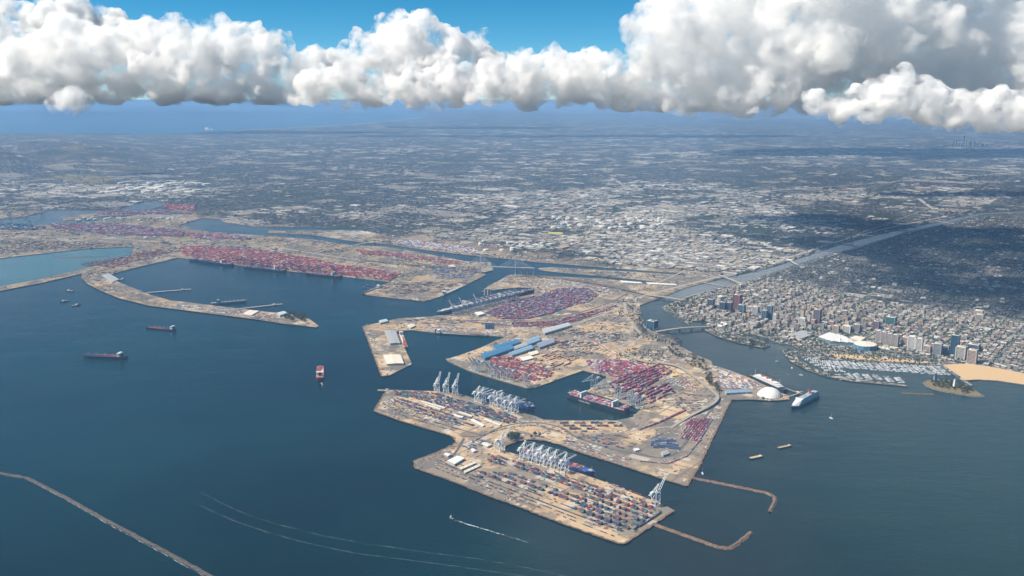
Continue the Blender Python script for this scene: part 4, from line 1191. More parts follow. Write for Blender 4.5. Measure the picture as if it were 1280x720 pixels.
# cruise ship
def cruise():
    r, L = ship_root("cruise_ship", (990.5, 511.5), (1019, 496.5), 0, 285)
    B = 37
    V, F, _ = hull_mesh(L, B, 13, bow=.2, sheer=4)
    h = mesh_obj("hull", V, F, paint("cruise_blue_hull", (.02, .055, .16), .35, .05)); kid(h, r)
    MB().box((-L * .05, B / 2 - .1, 11.3), (L * .8, .6, 1.2)).box((-L * .05, -B / 2 + .1, 11.3), (L * .8, .6, 1.2)).build("hull_stripe", M_WHITE, h)
    x0, x1 = -.47, .33
    for k in range(7):
        f = 1 - .012 * k; xb = x1 - .022 * k
        c = (x0 + xb) / 2 * L + k * .3; w = (xb - x0) * L * f
        t = MB().box((c, 0, 14.6 + k * 3.2), (w, B * (.98 if k < 5 else .8), 2.1)).build("deck_tier", M_WHITE, r)
        kid(MB().box((c, 0, 16.3 + k * 3.2), (w * .985, B * (.955 if k < 5 else .77), 1.3)).build("balcony_band", paint("balcony_shadow", (.34, .37, .41), .4)), t)
    V2 = [(.33 * L, -B * .46, 14), (.44 * L, 0, 15), (.33 * L, B * .46, 14), (.20 * L, -B * .42, 36), (.235 * L, 0, 36), (.20 * L, B * .42, 36)]
    kid(mesh_obj("bridge_front", V2, [(0, 1, 4, 3), (1, 2, 5, 4), (3, 4, 5), (0, 3, 5, 2)], M_WHITE), r)
    MB().box((.19 * L, 0, 37), (L * .035, B * 1.06, 3)).build("bridge_wing", M_WHITE, r)
    MB().box((-.02 * L, 0, 37.2), (L * .06, B * .3, .8)).build("pool_deck", paint("pool_blue", (.12, .38, .52), .2), r)
    MB().box((-.25 * L, 0, 39.5), (L * .12, B * .45, 6)).build("upper_house", M_WHITE, r)
    f = MB().box((-.2 * L, 0, 46), (13, 9, 13), 0, .8).box((-.215 * L, 8, 52), (9, 12, 2)).box((-.215 * L, -8, 52), (9, 12, 2)).build("funnel", paint("funnel_red", (.40, .10, .08), .5), r)
    kid(MB().box((-.2 * L, 0, 53.4), (10, 7, 1.6)).build("funnel_cap", M_NAVYH), f)
    MB().cyl((.14 * L, 0, 37), 1, 14, 8, .5).build("radar_mast", M_WHITE, r)
    for s in (-1, 1):
        for k in range(8):
            MB().box(((-.36 + k * .085) * L, s * (B / 2 + .6), 16.6), (10, 3, 3)).build("lifeboat", M_ORANGE, r)
    tag(r, "white cruise ship with dark blue hull moored beside the white dome", "ship")
cruise()

def liner():
    r, L = ship_root("ocean_liner", (934, 469.5), (984.5, 492), 0, 305)
    B = 36
    V, F, _ = hull_mesh(L, B, 17, bow=.24, stern=.14, sheer=4)
    kid(mesh_obj("hull", V, F, M_BLACKH), r)
    MB().box((.02 * L, 0, 17.2), (L * .8, B * .86, .5)).build("deck", paint("teak_deck", (.42, .34, .25), .8), r)
    for k, (a, b, w) in enumerate(((-.38, .33, .94), (-.33, .30, .86), (-.28, .27, .7))):
        t = MB().box(((a + b) / 2 * L, 0, 19.6 + k * 5), ((b - a) * L, B * w, 4.9)).build("superstructure", M_WHITE, r)
        kid(MB().box(((a + b) / 2 * L, 0, 20 + k * 5), ((b - a) * L - 1, B * w + .5, 1.4)).build("window_band", M_GLASS), t)
    for k, x in enumerate((.14, 0.0, -.14)):
        f = MB().cyl((x * L, 0, 31), 6.2, 17, 12).build("funnel", paint("liner_funnel", (.48, .14, .08), .5), r)
        kid(MB().cyl((x * L, 0, 48), 6.3, 5, 12).build("funnel_top", M_BLACKH), f)
    for x in (.33, -.34): MB().cyl((x * L, 0, 20), .8, 38, 6, .4).build("mast", M_CREAM, r)
    for s in (-1, 1):
        for k in range(8): MB().box(((-.24 + k * .065) * L, s * (B * .44), 30.6), (9, 2.6, 2.6)).build("lifeboat", M_WHITE, r)
    tag(r, "old ocean liner with black hull, white decks and three funnels by the dome", "ship")
liner()

# ---------------------------------------------------------------- marina
def boat_mesh(L, B, mast):
    V, F, _ = hull_mesh(L, B, 1.7, bow=.4, stern=.05, z0=-.3)
    b = MB(); b.v = list(V); b.f = list(F)
    b.box((-.05 * L, 0, 2.2), (L * .38, B * .66, 1.2), 0, .85)
    if mast:
        b.cyl((.05 * L, 0, 1.6), .22, L * 1.15, 5, .12)
        b.bar((.05 * L, 0, 3.2), (-.35 * L, 0, 3.4), .3)
    else:
        b.box((-.1 * L, 0, 3.4), (L * .2, B * .5, 1.3), 0, .85)
    me = bpy.data.meshes.new("boat"); me.from_pydata(b.v, [], b.f)
    me.materials.append(M_BOAT)
    return me
BOATS = [boat_mesh(15, 4.6, True), boat_mesh(17, 5.4, False), boat_mesh(12.5, 4.2, True)]
BN = ["sailing_boat", "motor_yacht", "sailing_boat"]
BL = ["white sailing boat with bare mast at the ", "white motor yacht with raised wheelhouse at the ", "short white sailing boat at the "]
nb = 0
REST = []
def dock(p, q, label, boats=True, spacing=7.5, short=''):
    global nb
    a, b = G(*p, 0), G(*q, 0)
    d = b - a; L = d.length; m = (a + b) / 2; ang = math.atan2(d.y, d.x)
    r = empty("pontoon", (m.x, m.y, 0), ang)
    MB().box((0, 0, .6), (L, 2.6, .8)).build("walkway", M_WOOD, r)
    n = int(L / spacing)
    for k in range(n):
        x = -L / 2 + (k + .7) * spacing
        if k % 2 == 0: MB().box((x - spacing / 2, 0, .55), (1.2, 32, .6)).build("finger", M_WOOD, r)
    for s in (-1, 1): MB().cyl((s * L / 2, 0, -1), .5, 5, 8).build("pile", M_DARK, r)
    tag(r, label, "pontoon", "marina pontoons")
    if not boats: return
    for k in range(n):
        for s in (-1, 1):
            if rng.random() < .34: continue
            i = int(rng.integers(0, 3))
            if nb >= 296 or rng.random() < .45:
                x = -L / 2 + (k + .7) * spacing; y = s * (10.2 + rng.uniform(-.5, .5))
                REST.append((m.x + x * math.cos(ang) - y * math.sin(ang), m.y + x * math.sin(ang) + y * math.cos(ang), ang + math.pi / 2, rng.uniform(.9, 1.25), i)); continue
            o = bpy.data.objects.new(BN[i], BOATS[i]); COL.objects.link(o)
            x = -L / 2 + (k + .7) * spacing; y = s * (10.2 + rng.uniform(-.5, .5))
            o.location = (m.x + x * math.cos(ang) - y * math.sin(ang), m.y + x * math.sin(ang) + y * math.cos(ang), 0)
            o.rotation_euler = (0, 0, ang + (math.pi / 2 if rng.random() < .5 else -math.pi / 2))
            sc_ = rng.uniform(.9, 1.25); o.scale = (sc_, sc_, sc_)
            tag(o, BL[i] + short, "boat", "boats moored in the marina")
            nb += 1
c6 = lambda x, y: (960 + x / 4, 380 + y / 4)
for k in range(15):
    x = 296 + k * 39; y = 282 + k * 2.1
    dx = 30 + k * 2.6
    dock(c6(x, y), c6(x + dx * .95, y + 36 + k * .8), f"long timber promenade pontoon of the marina, {ORD[14 - k]} from the beach jetty", spacing=8.6, short=f"{ORD[14 - k]} long pontoon from the beach jetty")
for k, (x, y) in enumerate(((345, 352), (390, 346), (432, 346), (482, 350), (532, 353), (588, 361), (642, 366))):
    dock(c6(x, y), c6(x + 30, y + 30), f"short timber pontoon on the curved marina breakwater, {ORD[6 - k]} from its tip", spacing=8.6, short=f"{ORD[6 - k]} short pontoon from the breakwater tip")
for k in range(6):
    dock(c6(158 + k * 24, 262 + k * 14), c6(262 + k * 25, 276 + k * 12), f"timber pontoon in the narrow end of the marina, {ORD[k]} from the village quay", spacing=9.5, short=f"{ORD[k]} pontoon from the village quay")
print("boats", nb, len(REST))
mb = MB()
for x, y, a, s, i in REST:
    o0 = len(mb.v); ca, sa = math.cos(a) * s, math.sin(a) * s
    mb.v += [(x + v.co.x * ca - v.co.y * sa, y + v.co.x * sa + v.co.y * ca, v.co.z * s) for v in BOATS[i].vertices]
    mb.f += [tuple(o0 + q for q in f.vertices) for f in BOATS[i].polygons]
tag(mb.build("moored_boats", M_BOAT), "further white boats packed along the marina pontoons", kind='stuff')
for k, (x, y) in enumerate(((971.5, 452), (989.7, 460), (1001, 469), (983, 445), (1039, 523), (1083, 476), (878, 592))):
    o = bpy.data.objects.new(BN[k % 2], BOATS[k % 2]); COL.objects.link(o)
    o.location = G(x, y, 0); o.rotation_euler = (0, 0, k * 1.3); o.scale = (1.5,) * 3
    tag(o, ["white yacht at anchor in the river mouth west of the marina", "white motor boat under way in the river mouth near the liner"][k % 2], "boat", "loose boats in the river mouth")

# ---------------------------------------------------------------- roads
def road(line, width, mat, label, z=.5, elevated=0.0, name="road", smooth=True, piers=0):
    pts = [G(x, y) for x, y in line]
    if smooth:
        out = []
        for i in range(len(pts) - 1):
            p0 = pts[max(0, i - 1)]; p1 = pts[i]; p2 = pts[i + 1]; p3 = pts[min(len(pts) - 1, i + 2)]
            for k in range(6):
                t = k / 6
                out.append(.5 * ((2 * p1) + (p2 - p0) * t + (2 * p0 - 5 * p1 + 4 * p2 - p3) * t * t + (3 * p1 - p0 - 3 * p2 + p3) * t ** 3))
        out.append(pts[-1]); pts = out
    N = ribbon_frame(pts)
    V, F = [], []
    n = len(pts)
    for i, (p, nn) in enumerate(zip(pts, N)):
        t = i / (n - 1)
        e = elevated * min(1, t * 5, (1 - t) * 5) if elevated else 0
        zz = LAND_Z + z + e
        zb = zz - 2.2 if elevated else zz - .4
        for s, q in ((-1, zz), (1, zz), (1, zb), (-1, zb)):
            w = p + nn * (s * width / 2); V.append((w.x, w.y, q))
    for i in range(n - 1):
        for k in range(4):
            a = i * 4 + k; b = i * 4 + (k + 1) % 4
            F.append((a, b, b + 4, a + 4))
    if elevated:
        root = empty(name, (0, 0, 0))
        o = mesh_obj("deck", V, F, mat); kid(o, root)
        for i in range(2, n - 2, piers or 3):
            t = i / (n - 1); e = elevated * min(1, t * 5, (1 - t) * 5)
            if e > 3: MB().box((pts[i].x, pts[i].y, LAND_Z + e / 2 - .9), (width * .25, width * .25, e - .4)).build("pier", M_CONC, root)
        tag(root, label, "viaduct")
        return root
    o = mesh_obj(name, V, F, mat)
    tag(o, label, kind='structure')
    return o

road([(771,433),(784,444),(802,453),(829,456),(849,461),(871,475.5),(889,490),(897,498),(893,505.5),(880,513),(860,522.5),(838,535)], 15, M_CONC, "concrete viaduct curving around the rail yard above its own dark shadow", elevated=11, name="curved_viaduct")
road([(780,375),(783,392),(790,405),(801,418),(796,425),(784,429),(771,433),(760,424),(742,418),(720,415)], 17, M_CONC, "pale concrete road looping below the bridge approach")
road([(795,372),(793,388),(800,402),(812,413),(822,417)], 13, M_CONC, "pale concrete ramp down to the arched bridge")
road([(640,345),(680,347),(715,351),(750,357),(785,364.5),(806,369)], 22, M_ASPH, "dark elevated freeway running from the cable bridge to the river", elevated=14, name="freeway_viaduct")
road([(800,371),(832,362.5),(860,355.5),(890,348),(930,338),(985,322),(1047,302),(1110,285),(1175,272)], 30, M_CONC, "pale freeway following the west levee of the river")
road([(830,387),(860,371),(905,359),(965,342.5),(1042,318.5),(1130,293)], 10, M_CONC, "levee path on the east side of the river")
road([(390,318),(420,312),(455,306),(490,300)], 20, M_CONC, "long rising lift bridge approach over the back channel", elevated=16, name="channel_bridge", piers=3)
road([(-20,296),(60,296),(150,299),(250,305),(345,310),(400,318),(450,325)], 24, M_CONC, "seaside freeway across the island behind the west terminal")
road([(-20,300),(80,301),(160,303),(260,308),(340,313)], 14, M_ASPH, "dark rail corridor behind the west terminal")
road([(450,325),(520,333),(580,336),(600,337.5)], 22, M_ASPH, "freeway climbing toward the cable bridge", elevated=14, name="freeway_viaduct")
road([(560,400),(620,401),(680,399),(730,389),(765,377),(785,366)], 20, M_ASPH, "wide grey port road below the middle terminal")
road([(500,402),(560,405),(640,412),(690,411),(740,398),(775,384)], 14, M_CONC, "pale port road beside the train sidings")
road([(575,545),(600,545),(630,533),(665,528),(700,534),(720,546),(760,560),(800,568),(830,572),(850,562),(870,535),(893,508)], 12, M_ASPH, "asphalt port road around the blind basin and rail yard")
road([(600,537),(640,528),(690,529),(740,541),(780,540),(838,533)], 10, M_CONC, "pale service road across the rail yard pier")
road([(480,505),(500,514),(545,528),(590,541),(606,545)], 9, M_ASPH, "perimeter road of the inner pier")
road([(545,577),(580,590),(640,613),(720,643),(775,663)], 9, M_ASPH, "perimeter road of the outer pier")
road([(580,548),(570,565),(560,575),(545,575)], 12, M_ASPH, "short link road across the neck of the outer pier")
road([(105,345),(112,353),(130,362),(155,371),(190,379),(240,385.5),(300,392),(360,400.5)], 9, M_ASPH, "road running along the curved mole")
road([(785,364),(830,350),(860,335),(880,318),(900,300)], 16, M_CONC, "pale road leading inland through the works")
for ln, w, lab in (
  ([(560,262),(700,255),(850,246),(1000,236),(1290,214)], 40, "far freeway crossing the plain from side to side"),
  ([(300,232),(480,224),(700,214),(960,202),(1290,188)], 50, "second far freeway crossing the plain"),
 ): road(ln, w, M_CONC, lab, z=.6)
road([(893,345),(870,320),(820,300),(760,288)], 14, M_ASPH, "grey road crossing the works district")
road([(764,222),(775,229),(790,238)], 60, M_CONC, "far straight runway like freight corridor on the plain")
road([(1148,248),(1162,258),(1170,264)], 55, M_CONC, "far freight corridor near the river bend")

road([(285,163.8),(350,160.3),(420,156.9),(470,153),(500,150),(525,147)], 160, M_SAND, "far pale beach along the bay beyond the plain", name="beach")

# ---------------------------------------------------------------- bridges
def beam_bridge(p, q, width, rise, n, label, name="road_bridge", zbase=7.0, mat=M_CONC):
    a, b = G(*p), G(*q)
    d = b - a; L = d.length; m = (a + b) / 2
    r = empty(name, (m.x, m.y, 0), math.atan2(d.y, d.x))
    V, F = [], []
    N_ = 20
    for i in range(N_ + 1):
        t = i / N_; x = (t - .5) * L; z = zbase + rise * math.sin(math.pi * t)
        for y, zz in ((-width / 2, z), (width / 2, z), (width / 2, z - 2.6), (-width / 2, z - 2.6)): V.append((x, y, zz))
    for i in range(N_):
        for k in range(4):
            A = i * 4 + k; B_ = i * 4 + (k + 1) % 4
            F.append((A, B_, B_ + 4, A + 4))
    kid(mesh_obj("deck", V, F, mat), r)
    for i in range(1, n + 1):
        t = i / (n + 1); x = (t - .5) * L; z = zbase + rise * math.sin(math.pi * t)
        for s in (-1, 1): MB().box((x, s * width * .3, z / 2 - 2), (3.5, width * .16, z + 1.6)).build("pier", M_CONC, r)
    for s in (-1, 1):
        V = []; F = []
        for i in range(N_ + 1):
            t = i / N_; x = (t - .5) * L; z = zbase + rise * math.sin(math.pi * t)
            V += [(x, s * width / 2, z), (x, s * width / 2, z + 1.3)]
        F = [(2 * i, 2 * i + 1, 2 * i + 3, 2 * i + 2) for i in range(N_)]
        kid(mesh_obj("parapet", V, F, M_CONC), r)
    tag(r, label, "bridge")
beam_bridge((820, 415), (893, 409), 24, 11, 4, "low arched road bridge over the river mouth below the blue glass hotel", "arched_road_bridge")
beam_bridge((806, 369.5), (862, 377.5), 26, 5, 6, "wide road bridge carrying the freeway over the river into downtown", zbase=11)
beam_bridge((897, 344), (929, 356.5), 24, 4, 5, "road bridge crossing the river just upstream of downtown", zbase=10)
beam_bridge((880, 353.5), (908, 358.8), 9, 1, 6, "thin rail bridge low over the river")
for k, (p, q) in enumerate((((988, 326), (997, 332)), ((1052, 304), (1078, 309)), ((1122, 286.5), (1142, 291)), ((1168, 276), (1192, 280)))):
    beam_bridge(p, q, 26, 1, 4, ["flat river bridge nearest the dense downtown blocks", "flat river bridge, second upstream", "flat river bridge, third upstream", "flat river bridge near the river bend"][k], zbase=8)

def cable_bridge(p, q, label, scale=1.0):
    """twin tower cable stayed bridge; p,q are the tower feet"""
    a, b = G(*p, 0), G(*q, 0)
    d = b - a; L = d.length; m = (a + b) / 2
    r = empty("cable_stayed_bridge", (m.x, m.y, 0), math.atan2(d.y, d.x))
    ext = L * .55
    MB().box((0, 0, 61), (L + 2 * ext, 28, 4)).build("deck", M_CONC, r)
    for s in (-1, 1):
        t = MB().box((s * L / 2, 0, 82), (6, 6, 164), 0, .6).build("tower", paint("tower_pale", (.56, .56, .55), .6), r)
        kid(MB().box((s * L / 2, 0, 165), (3, 3, 4)).build("tower_cap", M_WHITE), t)
        for k in range(1, 9):
            for e in (-1, 1):
                x = s * L / 2 + e * k * L / 17
                for y in (-12, 12): MB().bar((s * L / 2, 0, 90 + k * 8.5), (x, y, 63), .55).build("stay_cable", M_WHITE, r)
        for k in range(1, 4): MB().box((s * (L / 2 + ext * k / 3.2), 0, 30), (6, 14, 60)).build("pier", M_CONC, r)
    tag(r, label, "bridge")
cable_bridge((600.5, 341.5), (644, 343), "tall twin towered cable stayed bridge over the back channel")

def suspension(p, q, label):
    a, b = G(*p, 0), G(*q, 0)
    d = b - a; L = d.length; m = (a + b) / 2
    r = empty("suspension_bridge", (m.x, m.y, 0), math.atan2(d.y, d.x))
    g = paint("bridge_green", (.10, .20, .18), .5)
    MB().box((0, 0, 58), (L * 1.7, 18, 5)).build("deck", g, r)
    for s in (-1, 1):
        MB().box((s * L / 2, -9, 56), (6, 4, 112)).box((s * L / 2, 9, 56), (6, 4, 112)).box((s * L / 2, 0, 108), (5, 18, 4)).build("tower", g, r)
    for y in (-9, 9):
        mb = MB(); prev = None
        for i in range(-16, 17):
            x = i / 16 * L * .84
            z = 62 + 46 * (x / (L / 2)) ** 2 if abs(x) <= L / 2 else 108 - 46 * (abs(x) - L / 2) / (L * .34)
            if prev: mb.bar(prev, (x, y, z), 1.4)
            prev = (x, y, z)
        mb.build("main_cable", g, r)
    tag(r, label, "bridge")
suspension((14, 283), (38, 285), "far green suspension bridge across the western harbour channel")

# ---------------------------------------------------------------- sheds and landmark buildings
def shed(quad, h, wall, roof, label, ridge=2.5, name="warehouse", cat="warehouse"):
    """quad: four roof-edge pixels in order round the roof, eave height h"""
    P = [G(x, y, LAND_Z + h) for x, y in quad]
    c = sum(P, Vector()) / 4
    r = empty(name, (c.x, c.y, LAND_Z))
    Q = [(p.x - c.x, p.y - c.y) for p in P]
    ar = sum(Q[i][0] * Q[(i + 1) % 4][1] - Q[(i + 1) % 4][0] * Q[i][1] for i in range(4))
    if ar < 0: Q.reverse()
    if math.dist(Q[0], Q[1]) < math.dist(Q[1], Q[2]): Q = Q[1:] + Q[:1]
    MB().prism(Q, 0, h).build("wall", wall, r)
    m1 = ((Q[1][0] + Q[2][0]) / 2, (Q[1][1] + Q[2][1]) / 2); m2 = ((Q[3][0] + Q[0][0]) / 2, (Q[3][1] + Q[0][1]) / 2)
    V = [(*Q[0], h + .1), (*Q[1], h + .1), (*Q[2], h + .1), (*Q[3], h + .1), (*m1, h + ridge), (*m2, h + ridge)]
    rf = mesh_obj("roof", V, [(0, 1, 4, 5), (2, 3, 5, 4), (1, 2, 4), (3, 0, 5)], roof); kid(rf, r)
    n = max(2, int(math.dist(Q[0], Q[1]) / 22))
    for k in range(n):
        t = (k + .5) / n
        x = m2[0] + (m1[0] - m2[0]) * t; y = m2[1] + (m1[1] - m2[1]) * t
        kid(MB().box((x, y, h + ridge + .5), (3, 3, 1.2)).build("roof_vent", M_GREYR), rf)
    e = math.atan2(Q[1][1] - Q[0][1], Q[1][0] - Q[0][0])
    for k in range(min(n, 5)):
        t = (k + .5) / min(n, 5)
        MB().box((Q[0][0] + (Q[1][0] - Q[0][0]) * t, Q[0][1] + (Q[1][1] - Q[0][1]) * t, h * .32), (6, .8, h * .62), e).build("door", M_DARK, r)
    tag(r, label, cat)
    return r
c1 = lambda *p: [(440 + x / 4, 360 + y / 4) for x, y in p]
c3 = lambda *p: [(460 + x / 4.8, 470 + y / 4.8) for x, y in p]
shed(c1((163, 212), (218, 212), (242, 275), (190, 277)), 11, M_WALLC, M_GREYR, "grey ribbed transit shed in the upper half of the square cargo pier")
shed(c1((155, 335), (243, 332), (260, 377), (175, 380)), 11, M_WALLC, M_CREAM, "white roofed transit shed near the seaward end of the square cargo pier")
shed(c1((708, 288), (828, 254), (842, 270), (728, 306)), 16, M_BLUER, M_BLUER, "bright blue bulk shed nearest the cargo basin", 5)
shed(c1((645, 330), (797, 281), (812, 300), (665, 350)), 16, M_BLUER, M_BLUER, "long bright blue bulk shed above the grey cranes", 5)
shed(c1((785, 322), (895, 284), (908, 300), (800, 336)), 14, M_LBLUER, M_LBLUER, "pale blue bulk shed with faded roof beside the two bright ones", 4)
shed(c1((803, 294), (868, 270), (880, 285), (815, 306)), 14, M_WALLC, M_GREYR, "small grey shed wedged between the blue bulk sheds", 3)
shed(c1((873, 260), (930, 238), (942, 260), (885, 281)), 14, M_LBLUER, M_LBLUER, "pale blue storage shed at the inland end of the bulk terminal", 4)
shed(c1((925, 275), (1003, 250), (1016, 270), (940, 296)), 14, M_LBLUER, paint("slate_roof", (.22, .26, .32), .6), "slate roofed shed south of the bulk terminal rail spur", 4)
shed(c1((950, 206), (1080, 172), (1095, 186), (963, 226)), 15, M_WALLC, paint("silver_roof", (.42, .45, .47), .45), "very long silver roofed warehouse beside the train sidings", 4)
shed(c1((838, 347), (895, 338), (908, 350), (855, 364)), 8, M_WALLC, M_WHITE, "white roofed workshop on the dusty yard, lower one")
shed(c1((880, 322), (925, 312), (935, 325), (893, 337)), 8, M_WALLC, M_CREAM, "cream roofed workshop on the dusty yard, upper one")
shed(c1((612, 122), (645, 117), (665, 127), (632, 136)), 12, M_WALLC, M_WHITE, "white block shed below the slate cranes", 1.5)
shed(c1((135, 162), (172, 154), (180, 165), (142, 174)), 12, M_WALLC, paint("aqua_roof", (.42, .52, .52), .5), "pale aqua roofed shed at the corner of the cargo pier", 3)
shed(c1((275, 188), (300, 178), (318, 188), (292, 199)), 9, M_WALLC, M_CREAM, "domed cream store on the cargo pier road", 5)
shed(c3((475, 507), (537, 478), (581, 492), (519, 529)), 10, M_WALLC, M_WHITE, "large white roofed maintenance shed on the neck of the outer pier")
shed(c3((550, 551), (640, 514), (648, 522), (560, 560)), 6, M_WALLC, M_CREAM, "long narrow cream canopy on the outer pier, upper one", 1)
shed(c3((574, 571), (668, 529), (676, 538), (584, 580)), 6, M_WALLC, M_CREAM, "long narrow cream canopy on the outer pier, lower one", 1)
shed(c3((455, 468), (478, 460), (503, 470), (480, 480)), 8, M_WALLC, M_WHITE, "small white office beside the maintenance shed")
shed(c3((680, 404), (712, 396), (746, 412), (715, 424)), 8, M_WALLC, M_CREAM, "cream roofed gatehouse at the blind end of the inner basin")
shed(c3((615, 440), (635, 434), (652, 448), (632, 455)), 7, M_WALLC, M_WHITE, "small white workshop between the two piers")
shed(c3((320, 154), (330, 148), (466, 186), (458, 193)), 5, M_WALLC, M_CREAM, "long cream canopy on the inner pier, nearest its west end", 1)
shed(c3((340, 170), (350, 165), (440, 195), (432, 201)), 5, M_WALLC, M_CREAM, "cream canopy parallel to the long one at the west end of the inner pier", 1)
shed(c3((498, 232), (510, 225), (574, 243), (564, 251)), 5, M_WALLC, M_WHITE, "white canopy in the middle of the inner pier", 1)
shed(c3((540, 216), (552, 211), (630, 237), (620, 243)), 5, M_WALLC, M_CREAM, "cream canopy behind the white one on the inner pier", 1)
shed(c3((612, 262), (632, 256), (702, 294), (688, 302)), 5, M_WALLC, M_WHITE, "broad white canopy at the east end of the inner pier", 1)
shed(c3((690, 258), (704, 252), (802, 289), (790, 297)), 5, M_WALLC, M_CREAM, "long cream canopy near the road loop of the inner pier", 1)
shed([(826, 565), (833, 562.5), (837, 566.5), (829, 569)], 9, M_WALLC, M_GREYR, "grey gable office in the rail yard pier")
shed([(791, 561), (797, 559.5), (800, 562), (794, 563.5)], 6, M_WALLC, M_WHITE, "small white shed in the rail yard pier")
shed([(346, 391), (354, 388.8), (359, 391), (350, 394)], 13, M_WALLC, paint("aqua_roof2", (.50, .58, .58), .5), "aqua roofed hall near the trees at the end of the curved mole", 5)
shed([(303, 392.5), (312, 387.5), (324, 388.5), (314, 394)], 7, M_WALLC, M_CREAM, "cream flat shed in the middle of the curved mole", 1)
shed([(127, 343.8), (137, 342), (149, 349), (140, 353)], 6, M_WALLC, M_GREYR, "grey roofed works at the elbow of the curved mole", 1)
shed([(775, 350.5), (800, 352.5), (803, 354), (778, 352.8)], 12, M_WALLC, M_WHITE, "long white roofed works on the inner harbour island, west one", 2)
shed([(808, 352.5), (845, 354.8), (846, 356.3), (812, 354.8)], 12, M_WALLC, M_CREAM, "long cream roofed works on the inner harbour island, east one", 2)
shed([(906, 488), (935, 486.5), (940, 489.5), (908, 491.5)], 10, M_WALLC, M_LBLUER, "blue edged hall beside the white dome", 1)
shed([(560, 332.5), (566, 331), (570, 333), (564, 334.5)], 10, M_WALLC, M_CREAM, "cream store on the tongue below the cable bridge", 1)
shed([(686, 290.3), (704, 290.6), (703, 292), (685, 291.8)], 10, M_WALLC, paint("yellow_pile", (.62, .52, .05), .8), "bright yellow sulphur store among the works inland", 4)
shed([(838, 467.5), (846, 466.5), (849, 469), (841, 470)], 6, M_WALLC, paint("yellow_roof", (.58, .44, .12), .8), "yellow roofed shed beside the magenta rows, lower one", 1)
shed([(826, 464), (836, 463), (838, 466), (828, 467)], 6, M_WALLC, paint("yellow_roof", (.58, .44, .12), .8), "yellow roofed shed beside the magenta rows, upper one", 1)

def tower(px, py, wpx, hpx, wallcol, label, glass=False, round_=False, dpx=None, floors=None):
    """tower with base at pixel (px,py), width and height in photo pixels"""
    g = G(px, py)
    mpp = (g - Vector((0, 0, CAM_H))).length / FOC
    w, h = wpx * mpp * .78, hpx * mpp * .93 / math.cos(math.atan(CAM_H / g.y)) 
    d = (dpx or wpx) * mpp * .72
    r = empty("tower_block", (g.x, g.y + d * .4, LAND_Z), -GRID + math.pi / 2 * 0)
    wm = paint("tower_%02d_%02d_%02d" % tuple(int(c * 99) for c in wallcol), wallcol, .3 if glass else .7, .1)
    if round_: MB().cyl((0, 0, 0), w / 2, h, 18).build("wall", wm, r)
    else: MB().box((0, 0, h / 2), (w, d, h)).build("wall", wm, r)
    n = floors or max(3, int(h / 7))
    for k in range(n):
        z = h * (k + .6) / n
        if round_: MB().cyl((0, 0, z - h / n * .2), w / 2 + .25, h / n * .4, 18).build("window_band", M_GLASS, r)
        else: MB().box((0, 0, z), (w + .5, d + .5, h / n * (.55 if glass else .36))).build("window_band", M_GLASS, r)
    for sx in (-1, 1):
        for sy in (-1, 1):
            if not round_: MB().box((sx * w / 2, sy * d / 2, h / 2), (w * .12, d * .12, h + .6)).build("corner_pier", wm, r)
    rf = MB().box((0, 0, h + .6), (w * .94, d * .94, 1.2)).build("roof", M_CREAM, r)
    kid(MB().box((w * .08, 0, h + 3.2), (w * .5, d * .45, 4.5)).build("plant_room", wm), rf)
    tag(r, label, "tower")
